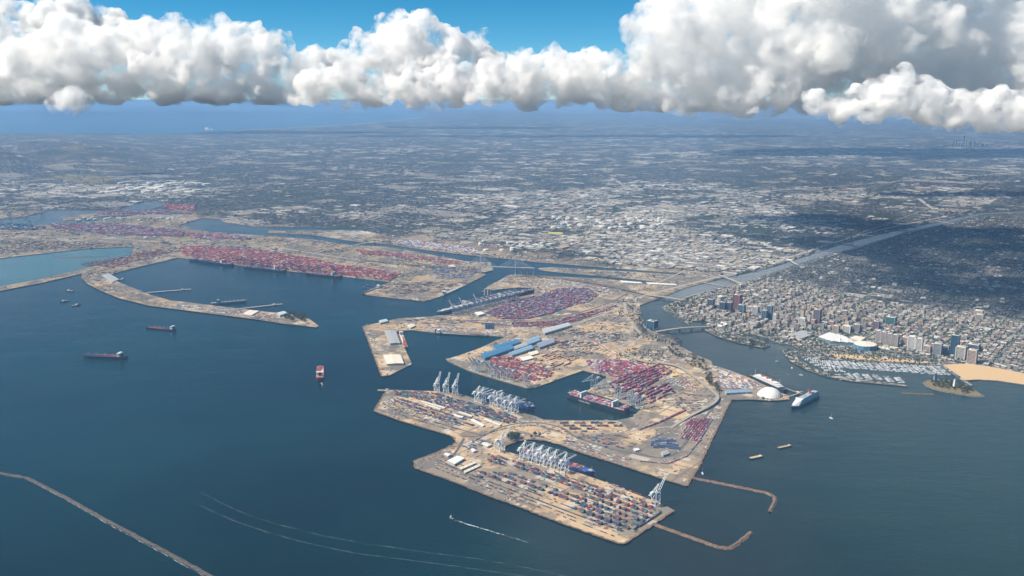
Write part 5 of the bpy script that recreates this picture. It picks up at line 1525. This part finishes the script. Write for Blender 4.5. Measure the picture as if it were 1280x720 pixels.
T = [
 (889, 385, 8, 11, (.10, .13, .20), "dark blue office tower furthest upriver in downtown", True),
 (901, 381.5, 10, 11, (.62, .60, .56), "round white office tower behind the dark pair", False, True),
 (904, 389.5, 8, 12, (.09, .10, .16), "dark glass office block, west one of a pair", True),
 (912, 390, 7, 12, (.08, .09, .14), "dark glass office block, east one of a pair", True),
 (922, 388, 10.5, 20, (.24, .11, .10), "tall red brown office tower, the tallest of the river side group"),
 (927.5, 392, 9, 11, (.13, .24, .29), "teal glass office block in front of the red brown tower", True),
 (945, 394.5, 8, 11, (.46, .47, .48), "pale grey office block with blank side"),
 (956, 400, 7, 12, (.13, .20, .29), "blue glass tower, shorter one of a pair", True),
 (962, 399, 7, 17, (.14, .22, .31), "blue glass tower, taller one of a pair", True),
 (969, 401, 5, 8, (.60, .60, .58), "slim white block beside the blue glass pair"),
 (1022, 405, 9, 18, (.19, .15, .17), "tall slim brown grey tower standing alone in downtown"),
 (1004, 406, 9, 8, (.55, .56, .57), "low broad white office block west of the lone brown tower"),
 (1115, 408, 12, 11, (.11, .24, .26), "dark teal glass office block behind the apartment row", True),
 (1099, 428, 6.5, 14, (.42, .36, .34), "first apartment slab of the row east of the arena"),
 (1105.5, 429.5, 6.5, 14, (.40, .34, .33), "second apartment slab of the row east of the arena"),
 (1112.5, 431.5, 6.5, 14, (.42, .36, .33), "third apartment slab of the row east of the arena"),
 (1120, 433, 7, 14, (.40, .36, .34), "fourth apartment slab of the row east of the arena"),
 (1132, 433, 8, 11, (.42, .31, .28), "rosy apartment block between the slab row and the white twins"),
 (1141, 436.5, 10, 15, (.64, .61, .56), "broad white apartment tower, west twin"),
 (1150, 438, 8, 14, (.60, .57, .53), "white apartment tower, east twin"),
 (1160, 440, 9, 7, (.48, .37, .31), "low pinkish hotel block beside the white twins"),
 (1173, 444.5, 10, 14, (.30, .30, .32), "grey stepped apartment tower near the beach"),
 (1183, 443, 8, 10, (.22, .23, .27), "dark grey apartment block next to the stepped tower"),
 (1194, 444.5, 9.5, 24, (.05, .11, .18), "tallest dark blue glass tower near the beach", True),
 (1202.5, 449, 12, 14, (.48, .45, .41), "pale apartment tower with green roof edge by the beach"),
 (1216.5, 454, 11, 15, (.42, .33, .29), "rosy beige apartment tower closest to the sand"),
 (1219, 438.5, 14, 7, (.17, .20, .25), "dark flat office slab behind the beach towers", True),
 (1040, 409, 7, 7, (.38, .24, .22), "brick block north of the white sawtooth roofs"),
 (1046, 415.5, 8, 8, (.46, .38, .30), "tan block touching the white sawtooth roofs"),
 (1060, 416, 11, 8, (.60, .57, .51), "cream hotel with notched top behind the white roofs"),
 (1072, 416, 8.5, 10, (.30, .25, .27), "purplish office block behind the white roofs"),
 (1096, 413, 8, 11, (.20, .15, .20), "dark maroon office block behind the slab row"),
 (1031, 408.5, 7, 6, (.16, .19, .26), "low dark blue block beside the lone brown tower", True),
 (938, 389, 8, 6, (.40, .38, .35), "low grey office block behind the pale grey one"),
 (1226, 400, 9, 6, (.40, .36, .32), "pale block standing alone in the far streets"),
 (1225, 394, 10, 5, (.48, .42, .34), "tan roofed hospital block in the dark far streets"),
]
for t in T: tower(*t)
tower(815.5, 411, 13, 10, (.06, .16, .26), "blue glass hotel on the river bank beside the arched bridge", True)

def skyline():
    for k in range(16):
        px = 1186 + k * 3.1 + random.uniform(-1, 1)
        g = G(px, 183.5 + random.uniform(-.8, .8))
        h = random.choice([90, 130, 170, 240, 290]) * math.exp(-((px - 1206) / 16) ** 2) + 60
        w = random.uniform(38, 60)
        r = empty("skyscraper", (g.x, g.y, LAND_Z))
        MB().box((0, 0, h / 2), (w, w, h), .3, .92).build("wall", paint("far_tower", (.20, .22, .26), .4), r)
        for q in range(5): MB().box((0, 0, h * (q + .5) / 5), (w * 1.01, w * 1.01, h * .08), .3).build("window_band", M_GLASS, r)
        MB().box((0, 0, h + 6), (w * .4, w * .4, 12), .3).build("crown", M_GREYR, r)
        tag(r, "faint grey skyscraper in the far hazy city skyline", "skyscraper", "far city skyline")
skyline()

def dome():
    g = G(962, 494)
    r = empty("white_dome", (g.x, g.y, LAND_Z))
    R, H = 62, 38
    rad = (R * R + H * H) / (2 * H)
    V, F = [], []
    nr, ns = 7, 28
    for i in range(nr + 1):
        a = math.asin(R / rad) * (1 - i / nr)
        for k in range(ns):
            th = 2 * math.pi * (k + .5 * (i % 2)) / ns
            V.append((rad * math.sin(a) * math.cos(th), rad * math.sin(a) * math.sin(th), rad * math.cos(a) - (rad - H) + 3))
    pan = 0
    M = paint("dome_panel", (.80, .77, .72), .5, .05)
    for i in range(nr):
        vv, ff = [], []
        for k in range(ns):
            j = (k + 1) % ns
            F.append((i * ns + k, i * ns + j, (i + 1) * ns + j, (i + 1) * ns + k))
        s = mesh_obj("panel_ring", [V[q] for q in range(i * ns, (i + 2) * ns)], [(k, (k + 1) % ns, ns + (k + 1) % ns, ns + k) for k in range(ns)], M, None, False)
        kid(s, r)
    MB().cyl((0, 0, 0), R + .5, 3.2, 28).build("base_ring", M_WALLC, r)
    MB().cyl((0, 0, H + 2.6), 3, 1.5, 10).build("top_vent", M_GREYR, r)
    MB().box((-R * .8, -R * .7, 4), (26, 16, 8), .6).build("entrance_hall", M_WALLC, r)
    tag(r, "large smooth white dome on the point beside the liner", "dome")
dome()

def arena():
    g = G(1082.5, 436.5)
    r = empty("round_arena", (g.x, g.y + 20, LAND_Z))
    MB().cyl((0, 0, 0), 64, 27, 36).build("wall", paint("arena_blue", (.05, .22, .36), .6, .35), r)
    MB().cyl((0, 0, 27), 65.5, 3, 36).build("cornice", M_WHITE, r)
    rf = MB().cyl((0, 0, 30), 64, 5, 36, 8).build("roof", M_CREAM, r)
    kid(MB().cyl((0, 0, 35), 8, 2.5, 12).build("roof_lantern", M_WHITE), rf)
    for k in range(12):
        a = 2 * math.pi * k / 12
        MB().box((65.5 * math.cos(a), 65.5 * math.sin(a), 13.5), (2.2, 2.2, 27), a).build("buttress", M_WALLC, r)
    tag(r, "round arena with white roof and blue painted wall by the marina", "arena")
    # halls with white sawtooth roofs
    q = lambda x, y: (1010 + x / 12.8, 400 + y / 12.8)
    r = empty("convention_hall", G(1046, 426))
    o = Vector(r.location)
    P = [G(*q(*p), LAND_Z + 20) - o for p in ((165, 265), (360, 330), (770, 365), (560, 240), (330, 195))]
    pts = [(p.x, p.y) for p in P]
    ar = sum(pts[i][0] * pts[(i + 1) % 5][1] - pts[(i + 1) % 5][0] * pts[i][1] for i in range(5))
    if ar < 0: pts.reverse()
    MB().prism(pts, 0, 17).build("wall", paint("hall_teal", (.14, .20, .21), .4), r)
    A, B_, C_, D_ = [G(*q(*p), LAND_Z + 22) - o for p in ((165, 262), (345, 193), (575, 243), (770, 360))]
    A2 = G(*q(360, 328), LAND_Z + 22) - o
    for k in range(6):
        t0, t1 = k / 6, (k + .93) / 6
        def e1(t): return A.lerp(A2, t / .45) if t < .45 else A2.lerp(D_, (t - .45) / .55)
        def e2(t): return B_.lerp(C_, t / .6) if t < .6 else C_.lerp(D_, (t - .6) / .42 * .9)
        V = [e1(t0), e1(t1), e2(t1), e2(t0)]
        m = MB(); lo = [(v.x, v.y, 16.8 + (4.5 if i in (0, 3) else 0)) for i, v in enumerate(V)]; hi = [(x, y, z + 1.2) for x, y, z in lo]
        m.quad_prism(lo, hi).build("roof_slab", M_WHITE, r)
    MB().box((0, -58, 16), (9, 9, 32)).build("entrance_pylon", M_WHITE, r)
    MB().box((-6, -60, 7), (60, 8, 14), .2).build("glass_front", M_GLASS, r)
    tag(r, "convention hall with white sawtooth roofs next to the round arena", "hall")
    shed([(1062, 422.5), (1069, 419.5), (1082, 422), (1075, 426.5)], 16, M_WALLC, M_CREAM, "theatre block with cream roof behind the round arena", 2, "theatre", "theatre")
    shed([(985, 417), (1003, 413), (1017, 418), (1000, 423)], 12, M_WALLC, M_GREYR, "grey aquarium hall with curved roof edge near the lagoon", 4, "aquarium_hall", "hall")
    shed([(1094, 434), (1112, 437), (1124, 434.5), (1108, 431.5)], 5, M_WALLC, M_CREAM, "flat cream parking deck beside the round arena", .5, "parking_deck", "car park")
    shed([(893, 405), (902, 402), (910, 405), (901, 408.5)], 9, M_WALLC, M_WHITE, "white roofed hall beside the lagoon head", 2)
    shed([(930, 403.5), (944, 399.5), (953, 403), (939, 407.5)], 11, M_WALLC, M_GREYR, "grey roofed exhibition hall between lagoon and towers", 2)
arena()

# oil island off the marina
ISL = [(1155,478),(1160,475.2),(1167.5,473.7),(1180,474.5),(1192,476),(1203,479),(1210,482.5),(1217,487),(1224,491.5),(1230,495),(1221,495.3),(1210,493.7),(1195,491.5),(1180,488.7),(1169,486),(1160,482.5)]
isl = land_sheet("island", ISL, [], False, 5.0)
isl.data.materials[0] = M_GRASS
for w in isl.children: w.data.materials[0] = M_QUAY
tag(isl, "small landscaped oil island off the marina mouth", kind='structure')
rock_mound("revetment", [(1155,478)] + ISL[:0:-1] + [(1155, 478)], 9, 5, "dark rock ring around the small landscaped island", "revetment", M_QUAY, 8, -1, seed=33)
for k, (x, y) in enumerate(((1168.5, 477), (1193, 485))):
    g = G(x, y)
    r = empty("island_tower", (g.x, g.y, 5), .4)
    MB().box((0, 0, 22), (13, 9, 44), 0, .9).build("shaft", [paint("tower_dark", (.10, .12, .17)), M_WHITE][k], r)
    MB().box((0, 0, 46), (9, 7, 5)).build("top", M_GREYR, r)
    for s in (-1, 1): MB().box((s * 7, 0, 14), (2, 10, 28)).build("screen_wall", [paint("screen_blue", (.20, .28, .36)), M_WHITE][k], r)
    tag(r, ["dark slab sided drilling tower screen on the small island", "white slab sided drilling tower screen on the small island"][k], "tower")

# piers with walkway in the west basin
def jetty(p, q, w, label):
    a, b = G(*p, 3), G(*q, 3)
    d = b - a; m = (a + b) / 2
    r = empty("jetty", (m.x, m.y, 0), math.atan2(d.y, d.x))
    L = d.length
    MB().box((0, 0, 4.2), (L, w, 1.6)).build("deck", M_CONC, r)
    n = int(L / 40)
    for k in range(n): MB().box((-L / 2 + (k + .5) * L / n, 0, 1.2), (3, w * .8, 4.6)).build("pile_bent", M_DARK, r)
    MB().box((L * .3, 0, 8), (16, w * .6, 6)).build("shed", M_CREAM, r)
    tag(r, label, "jetty")
jetty((183, 366), (239, 361.5), 24, "long straight pier reaching from the curved mole into the west basin")
jetty((300, 386), (353, 380), 22, "pier with small sheds near the end of the curved mole")
jetty((146, 350.5), (155, 348.5), 14, "short stub pier at the elbow of the curved mole")
jetty((986, 496), (1004, 490), 8, "thin footbridge pier linking the dome point to the cruise berth")
jetty((975, 483), (1003, 493), 6, "thin boom pier around the stern of the liner")
jetty((472, 487.5), (487, 488), 8, "stub pier at the west corner of the inner pier")

# ---------------------------------------------------------------- storage tanks
def tank(px, py, R, H, label):
    g = G(px, py)
    r = empty("storage_tank", (g.x, g.y, LAND_Z))
    MB().cyl((0, 0, 0), R, H, 16).build("shell", M_WHITE, r)
    MB().cyl((0, 0, H), R * 1.01, H * .12, 16, R * .2).build("roof", M_CREAM, r)
    MB().bar((R, 0, 0), (R * .9, R * .5, H), 1.2).build("stair", M_GREYR, r)
    tag(r, label, "tank", "storage tanks of the works")
for k in range(46): tank(random.uniform(688, 830), random.uniform(271, 286), random.uniform(22, 34), 16, "white cylindrical storage tank in the refinery inland of the cable bridge")
for k in range(44): tank(random.uniform(128, 262), random.uniform(228, 241), random.uniform(45, 75), 22, "white cylindrical storage tank in the refinery below the western hills")
for k in range(18): tank(random.uniform(95, 220), random.uniform(272.5, 276.5), random.uniform(18, 26), 14, "white cylindrical storage tank on the tongue between the western channels")
for k in range(16): tank(random.uniform(600, 680), random.uniform(300, 316), random.uniform(16, 26), 15, "white cylindrical storage tank on the north bank of the back channel")
for k, (x, y) in enumerate(((608, 369), (612, 369.3))):
    g = G(x, y)
    r = empty("grain_silo", (g.x, g.y, LAND_Z))
    for a in (-9, 9): MB().cyl((a, 0, 0), 9.5, 46, 14).build("bin", paint("silo_grey", (.30, .31, .31)), r)
    MB().box((0, 0, 49), (34, 12, 6)).build("headhouse", M_GREYR, r)
    tag(r, "grey silo block standing above the slate cranes at the channel", "silo", "silos at the channel")
g = G(612, 411.5)
r = empty("cement_works", (g.x, g.y, LAND_Z))
for a in (-24, -8, 8, 24): MB().cyl((a, 0, 0), 8.2, 34, 14).build("silo", paint("works_blue", (.09, .17, .27)), r)
MB().box((0, 0, 38), (64, 9, 8)).build("conveyor_house", paint("works_blue", (.09, .17, .27)), r)
MB().bar((30, 0, 38), (110, -10, 4), 4).build("conveyor", M_GREYR, r)
tag(r, "dark blue silo works on the north side of the cargo basin", "works")

# ---------------------------------------------------------------- trees one can pick out
def tree_proto(seed, R, H, palm=False):
    rr = np.random.default_rng(seed)
    b = MB()
    b.cyl((0, 0, 0), .55, H * .55, 6, .3)
    for k in range(4):
        a = rr.uniform(0, 6.28)
        b.bar((0, 0, H * .4), (math.cos(a) * R * .5, math.sin(a) * R * .5, H * .68), .3)
    tr = bpy.data.meshes.new("trunk"); tr.from_pydata(b.v, [], b.f); tr.materials.append(M_BARK)
    V, F = [], []
    clumps = [(np.array([rr.uniform(-.55, .55) * R, rr.uniform(-.55, .55) * R, H * rr.uniform(.5, .85)]), R * rr.uniform(.4, .62)) for _ in range(6)]
    for c, s in clumps:
        for k in range(26):
            d = rr.normal(size=3); d /= np.linalg.norm(d)
            p = c + d * s * rr.uniform(.6, 1.05)
            u = rr.normal(size=3); u -= d * u.dot(d) * .7; u /= np.linalg.norm(u); v = np.cross(d, u); v /= np.linalg.norm(v) + 1e-6
            w = s * rr.uniform(.22, .4)
            k0 = len(V)
            V += [p + u * w, p + v * w * .6, p - u * w, p - v * w * .6]; F.append((k0, k0 + 1, k0 + 2, k0 + 3))
    cr = bpy.data.meshes.new("crown"); cr.from_pydata([tuple(v) for v in V], [], F); cr.materials.append(M_LEAF)
    return tr, cr
TP = [tree_proto(s, 6.5, 13) for s in range(4)]
def trees(poly, n, label, smin=.8, smax=1.5):
    smin, smax = smin * 1.35, smax * 1.45
    q = np.array(poly); k = 0
    while k < n:
        p = np.array([[rng.uniform(q[:, 0].min(), q[:, 0].max()), rng.uniform(q[:, 1].min(), q[:, 1].max())]])
        if not (in_poly(p, poly)[0] and (LAND_OK(p)[0] or 'island' in label)): k += .05; continue
        g = G(*p[0])
        r = empty("tree", (g.x, g.y, LAND_Z), rng.uniform(0, 6.28))
        s = rng.uniform(smin, smax); r.scale = (s, s, s * rng.uniform(.9, 1.15))
        tm = TP[int(rng.integers(0, 4))]
        for nm, me in zip(("trunk", "crown"), tm):
            o = bpy.data.objects.new(nm, me); COL.objects.link(o); o.parent = r
        tag(r, label, "tree", label)
        k += 1
trees([(352, 397), (366, 393), (385, 398), (383, 404), (356, 401)], 46, "dark round tree in the grove at the tip of the curved mole", 1.0, 1.9)
trees([(632, 549), (645, 543), (650, 549), (640, 555)], 14, "dark tree in the clump at the blind end of the inner basin", 1.0, 1.7)
trees([(664, 545), (676, 543), (676, 549), (664, 549)], 6, "dark tree beside the curved train at the basin head", .9, 1.4)
trees([(838, 430), (850, 440), (878, 449), (885, 462), (900, 490), (895, 492), (870, 462), (835, 440)], 66, "dark tree in the belt along the river road", .9, 1.6)
trees([(784, 384), (796, 384), (804, 408), (818, 414), (806, 418), (790, 402)], 36, "dark tree between the looping road ramps", .8, 1.3)
trees([(885, 412), (900, 418), (930, 424), (958, 430), (955, 434), (925, 428.5), (895, 419.5)], 34, "dark tree on the green park spit by the arched bridge", .7, 1.2)
trees([(1157, 479), (1170, 475), (1200, 480), (1222, 491), (1205, 492), (1175, 486)], 90, "dark palm clump on the small landscaped island", .7, 1.2)
trees([(832, 381), (850, 380), (858, 374), (900, 362), (895, 370), (860, 384), (846, 394)], 40, "dark tree in the riverside park below the towers", .9, 1.4)

# ---------------------------------------------------------------- foam
def foam_mat(a=.17):
    m, nt, b = new_mat("foam")
    N = NT(nt)
    geo = N.n("ShaderNodeNewGeometry")
    f = N.step(N.noise(geo.outputs['Position'], 1 / 45.0, 6, .8), .38, .66)
    N.L(N.math('MULTIPLY', f, a), b.inputs['Alpha'])
    b.inputs['Base Color'].default_value = (.62, .68, .70, 1); b.inputs['Roughness'].default_value = .9
    return m
M_FOAM = foam_mat()
M_WAKE = foam_mat(.85)
def foam(line, w0, w1, label):
    P = resample([G(x, y, 0) for x, y in line], 12)
    N = ribbon_frame(P); V, F = [], []
    for i, (p, n) in enumerate(zip(P, N)):
        w = (w0 + (w1 - w0) * i / len(P)) * (.7 + .6 * random.random())
        j = n * random.uniform(-1.5, 1.5)
        V += [(p.x + j.x - n.x * w, p.y + j.y - n.y * w, .35), (p.x + j.x + n.x * w, p.y + j.y + n.y * w, .35)]
    o = mesh_obj("foam", V, [(2 * i, 2 * i + 1, 2 * i + 3, 2 * i + 2) for i in range(len(P) - 1)], M_WAKE if 'wake' in label or 'wash' in label else M_FOAM)
    tag(o, label, kind='stuff')
foam([(252, 616), (275, 628), (310, 644), (345, 655), (400, 669), (460, 680), (530, 690), (600, 699), (660, 710), (715, 722)], 1.7, 2.2, "thin upper foam line drifting across open water")
foam([(250, 632), (290, 650), (330, 664), (380, 678), (440, 691), (510, 700), (570, 708), (640, 718), (700, 726)], 1.9, 2.3, "thin lower foam line drifting across open water")
foam([(40, 570), (60, 575), (105, 588)], 1.0, 1.0, "faint foam streak near the long breakwater")
foam([(563, 648.5), (590, 657), (620, 666), (660, 678)], 4.0, 1.2, "white wake trailing behind the speeding motor boat")
foam([(974, 464), (987, 468.5)], 2.2, 1.4, "short white wake of a boat in the river mouth")
foam([(402, 478), (403, 484)], 4, 2, "small patch of wash behind the end on cargo ship")
foam([(20, 592), (82, 624.5), (130, 652.5), (200, 690), (285, 737)], 1.0, 1.0, "surf line washing the long breakwater")

# ---------------------------------------------------------------- clouds
def cloud_material(density, R=None):
    m = bpy.data.materials.new("cloud_vapour")
    m.use_nodes = True
    nt = m.node_tree
    nt.nodes.clear()
    out = nt.nodes.new("ShaderNodeOutputMaterial")
    v = nt.nodes.new("ShaderNodeVolumePrincipled")
    v.inputs['Color'].default_value = (1, 1, 1, 1)
    v.inputs['Density'].default_value = density
    v.inputs['Anisotropy'].default_value = 0.15
    nt.links.new(v.outputs[0], out.inputs['Volume'])
    if R:                                         # billows and frayed edges inside the outline
        N = NT(nt)
        geo = N.n("ShaderNodeNewGeometry")
        f = N.noise(geo.outputs['Position'], 1 / (R * 1.1), 8, .70)
        f2 = N.step(f, .43, .72)
        N.L(N.math('MULTIPLY', f2, density), v.inputs['Density'])
    else:
        m.cycles.homogeneous_volume = True
    return m

def cloud(name, lobes, dist, base, mat, seed, voxel, label, depth=0.6, rough=1.0, fan=(11, 5), world=False, wisp=None, grow=0.0):
    """lobes: (px, py, radius px) outline swellings; dist m; base altitude m"""
    r = np.random.default_rng(seed)
    scale = dist / FOC
    balls = []
    for (px, py, rp) in lobes:
        R = rp * scale
        c = np.array(at(px, py, dist + r.uniform(-1, 1) * R * depth - (R * 1.4 if dist == 25000 and rp < 28 else 0)))
        if world: R = rp; c = np.array([px, py, base + R * .35])
        balls.append((c, R))
        for i in range(fan[0]):
            th = r.uniform(0, 2 * math.pi); ph = math.acos(r.uniform(-0.55, 1))
            d = np.array([math.cos(th) * math.sin(ph), math.sin(th) * math.sin(ph) - 0.15, math.cos(ph)])
            R2 = R * r.uniform(0.28, 0.52)
            c2 = c + d * R * r.uniform(0.75, 1.0)
            balls.append((c2, R2))
            for j in range(fan[1]):
                th = r.uniform(0, 2 * math.pi); ph = math.acos(r.uniform(-0.6, 1))
                d2 = np.array([math.cos(th) * math.sin(ph), math.sin(th) * math.sin(ph), math.cos(ph)])
                balls.append((c2 + d2 * R2 * 0.9, R2 * r.uniform(0.3, 0.5)))
    v0, f0 = ico(2)
    Vs, Fs, o = [], [], 0
    for c, R in balls:
        v = v0 * R + c
        low = v[:, 2] < base
        v[low, 2] = base + (v[low, 2] - base) * 0.12
        Vs.append(v); Fs.append(f0 + o); o += len(v0)
    ob = np_obj(name, np.vstack(Vs), np.vstack(Fs), mat)
    md = ob.modifiers.new("r", 'REMESH')
    md.mode = 'VOXEL'
    md.voxel_size = voxel
    dg = bpy.context.evaluated_depsgraph_get()
    me = bpy.data.meshes.new_from_object(ob.evaluated_get(dg))
    old = ob.data
    ob.modifiers.clear()
    ob.data = me
    bpy.data.meshes.remove(old)
    n = len(me.vertices)
    co = np.empty(n * 3, np.float32); me.vertices.foreach_get('co', co); co = co.reshape(-1, 3)
    no = np.empty(n * 3, np.float32); me.vertices.foreach_get('normal', no); no = no.reshape(-1, 3)
    Rm = np.mean([b[1] for b in balls[::1 + fan[0] * (1 + fan[1])]])
    amp = np.empty(n, np.float32)
    s1, s2 = 1.0 / (Rm * 0.55), 1.0 / (Rm * 0.16)
    tv = mnoise.turbulence
    for i in range(n):
        p = Vector(co[i].tolist())
        amp[i] = tv(p * s1, 3, False) * 0.30 - 0.16 + grow + (tv(p * s2, 2, False) - 0.45) * 0.14
    co += no * (amp * Rm * rough)[:, None]
    low = co[:, 2] < base
    co[low, 2] = base + (co[low, 2] - base) * 0.3
    me.vertices.foreach_set('co', co.ravel())
    me.update()
    md = ob.modifiers.new("r", 'REMESH')          # a second pass welds the folds the swelling made
    md.mode = 'VOXEL'
    md.voxel_size = voxel * .9
    dg = bpy.context.evaluated_depsgraph_get()
    dg.update()
    me2 = bpy.data.meshes.new_from_object(ob.evaluated_get(dg))
    ob.modifiers.clear()
    ob.data = me2
    bpy.data.meshes.remove(me)
    me = me2
    if not me.materials: me.materials.append(mat)
    me.shade_smooth()
    if wisp:                                      # thin ragged vapour round the dense heart
        n = len(me.vertices)
        co = np.empty(n * 3, np.float32); me.vertices.foreach_get('co', co); co = co.reshape(-1, 3)
        no = np.empty(n * 3, np.float32); me.vertices.foreach_get('normal', no); no = no.reshape(-1, 3)
        s3, s4 = 1.0 / (Rm * 0.42), 1.0 / (Rm * .11)
        amp = np.empty(n, np.float32)
        for i in range(n):
            p = Vector(co[i].tolist())
            a_ = mnoise.noise(p * s3) * .5 + .42
            amp[i] = max(.0, a_) * (.10 + .30 * tv(p * s4 * .6, 3, False))
        wm = me.copy()
        wm.vertices.foreach_set('co', (co + no * (amp * Rm * .8)[:, None]).ravel())
        wm.materials.clear(); wm.materials.append(wisp)
        wo_ = bpy.data.objects.new("wispy_edge", wm)
        COL.objects.link(wo_); wo_.parent = ob
    tag(ob, label, 'cloud', 'clouds over the coast', None)
    return ob, n

gr = random.Random(5)
GREY = [(gr.uniform(830, 1320), gr.uniform(5, 128), gr.uniform(20, 27.9)) for _ in range(26)]
CLOUDS = [
 # lobes (pixel x, y, radius), distance m, pixel row of the flat base, density factor, label
 ([(-40,30,26),(20,24,22),(62,14,22),(100,16,22),(140,26,16),(60,34,24),(120,38,22)], 62000, 52, 1.2, "bright cumulus bank peeping over the western cloud shelf"),
 ([(-40,78,50),(14,74,42),(66,80,42),(118,70,40),(168,70,40),(220,68,38),(268,66,36),(308,60,28),(332,78,32),(150,100,32),(212,100,34),(262,104,34),(305,104,32),(350,100,34),(392,92,28),(40,104,34),(96,104,32),(-20,108,36)], 40000, 131, .8, "broad western cumulus shelf with grey underside above the sea"),
 ([(462,64,23),(498,40,24),(528,34,20),(562,58,22),(598,52,13),(604,78,22),(438,84,25),(498,84,38),(556,90,36),(520,60,26),(620,92,24)], 46000, 126, 1.1, "tall bright cumulus tower with billowing domed top"),
 ([(392,110,24),(432,106,28),(474,112,24),(520,112,26),(566,108,28),(610,106,28),(652,98,30),(694,104,32),(728,98,32),(768,102,34),(812,108,32),(856,114,28),(900,116,30),(690,82,16),(738,80,20),(660,118,22),(780,120,24),(830,124,22),(880,128,22),(940,126,24)], 36000, 139, 1.0, "long low row of white cumulus along the far coast"),
 ([(800,36,20),(826,58,40),(872,34,60),(936,20,72),(1004,30,72),(1070,22,72),(1130,44,68),(1190,58,60),(1250,58,64),(1330,60,76),(960,86,52),(1040,88,52),(890,92,44),(1110,96,48),(1180,100,48),(1260,100,52),(1000,112,36),(930,116,34),(1330,104,60),(930,-70,50),(1020,-80,52),(1110,-80,54),(1200,-80,54),(1300,-80,60)] + GREY, 25000, 146, .48, "huge grey cloud mass overhanging the inland plain"),  # unseen lobes above the frame are added so their shade greys the mass
 ([(1022,130,16),(1056,134,22),(1092,128,25),(1126,120,28),(1160,126,28),(1196,138,25),(1236,142,28),(1278,140,32),(1320,140,34)], 14200, 164, 1.0, "ragged white cumulus hanging low before the grey cloud mass"),
 ([(80,126,13),(94,122,13),(110,130,10),(68,134,9),(90,134,12)], 18000, 149, .8, "small detached puff of cloud below the western shelf"),
 ([(945,138,5),(936,140,4)], 15000, 146, 1.0, "tiny bright scrap of cloud below the grey mass"),
 ([(1215,8,14),(1240,4,16),(1265,10,14)], 50000, 24, 1.0, "bright cloud head showing through the gap in the grey mass"),
 ([(258,161,3.5),(266,162,3)], 17500, 165.5, .6, "tiny wisp of cloud low over the western coast"),
]
for k, (lobes, dist, brow, dens, lab) in enumerate(CLOUDS):
    base = CAM_H - (brow - HORIZON) / FOC * dist
    ob, n = cloud("cumulus_cloud", lobes, dist, base, cloud_material(420.0 * dens / dist, 26 * dist / FOC), 100 + k, dist * 0.0022, lab, rough=.6 if k == 4 else .95, wisp=None, grow=.24)
    print("cloud", k, n, base)

# the cloud overhead that shades the residential streets on the right
lobes = [(900 + 300 * math.sin(i * 2.1), 6300 + i * 560, 760 + 120 * math.sin(i * 1.7)) for i in range(9)] + [(1700, 6500 + i * 800, 700) for i in range(5)] + [(2600, 6600 + i * 800, 650) for i in range(5)]
cloud("cumulus_cloud", lobes, 9000, 2950, cloud_material(.02, 700), 400, 60, "broad cumulus overhead that shades the residential streets", rough=.7, fan=(6, 3), world=True)

# ---------------------------------------------------------------- haze
HX, HY = 300000.0, 330000.0
prof = [(-4000, -3), (HY, -3), (HY, 905), (1500, 905), (700, 1530), (-4000, 1560)]
V = [(-HX, y, z) for y, z in prof] + [(HX, y, z) for y, z in prof]
m_ = len(prof)
F = [tuple(range(m_)), tuple(range(2 * m_ - 1, m_ - 1, -1))] + [(i, i + m_, (i + 1) % m_ + m_, (i + 1) % m_) for i in range(m_)]
hz = bpy.data.materials.new("sea_haze")
hz.use_nodes = True
hn = hz.node_tree
hn.nodes.clear()
ho = hn.nodes.new("ShaderNodeOutputMaterial")
hv = hn.nodes.new("ShaderNodeVolumePrincipled")
hv.inputs['Color'].default_value = (.35, .62, 1.0, 1)
hv.inputs['Density'].default_value = 3.2e-5
hv.inputs['Anisotropy'].default_value = 0.0
hn.links.new(hv.outputs[0], ho.inputs['Volume'])
haze = mesh_obj("haze", V, F, hz)
bm = bmesh.new(); bm.from_mesh(haze.data); bmesh.ops.recalc_face_normals(bm, faces=bm.faces); bm.to_mesh(haze.data); bm.free()
tag(haze, "thin blue haze lying over the coast and plain", kind='stuff')
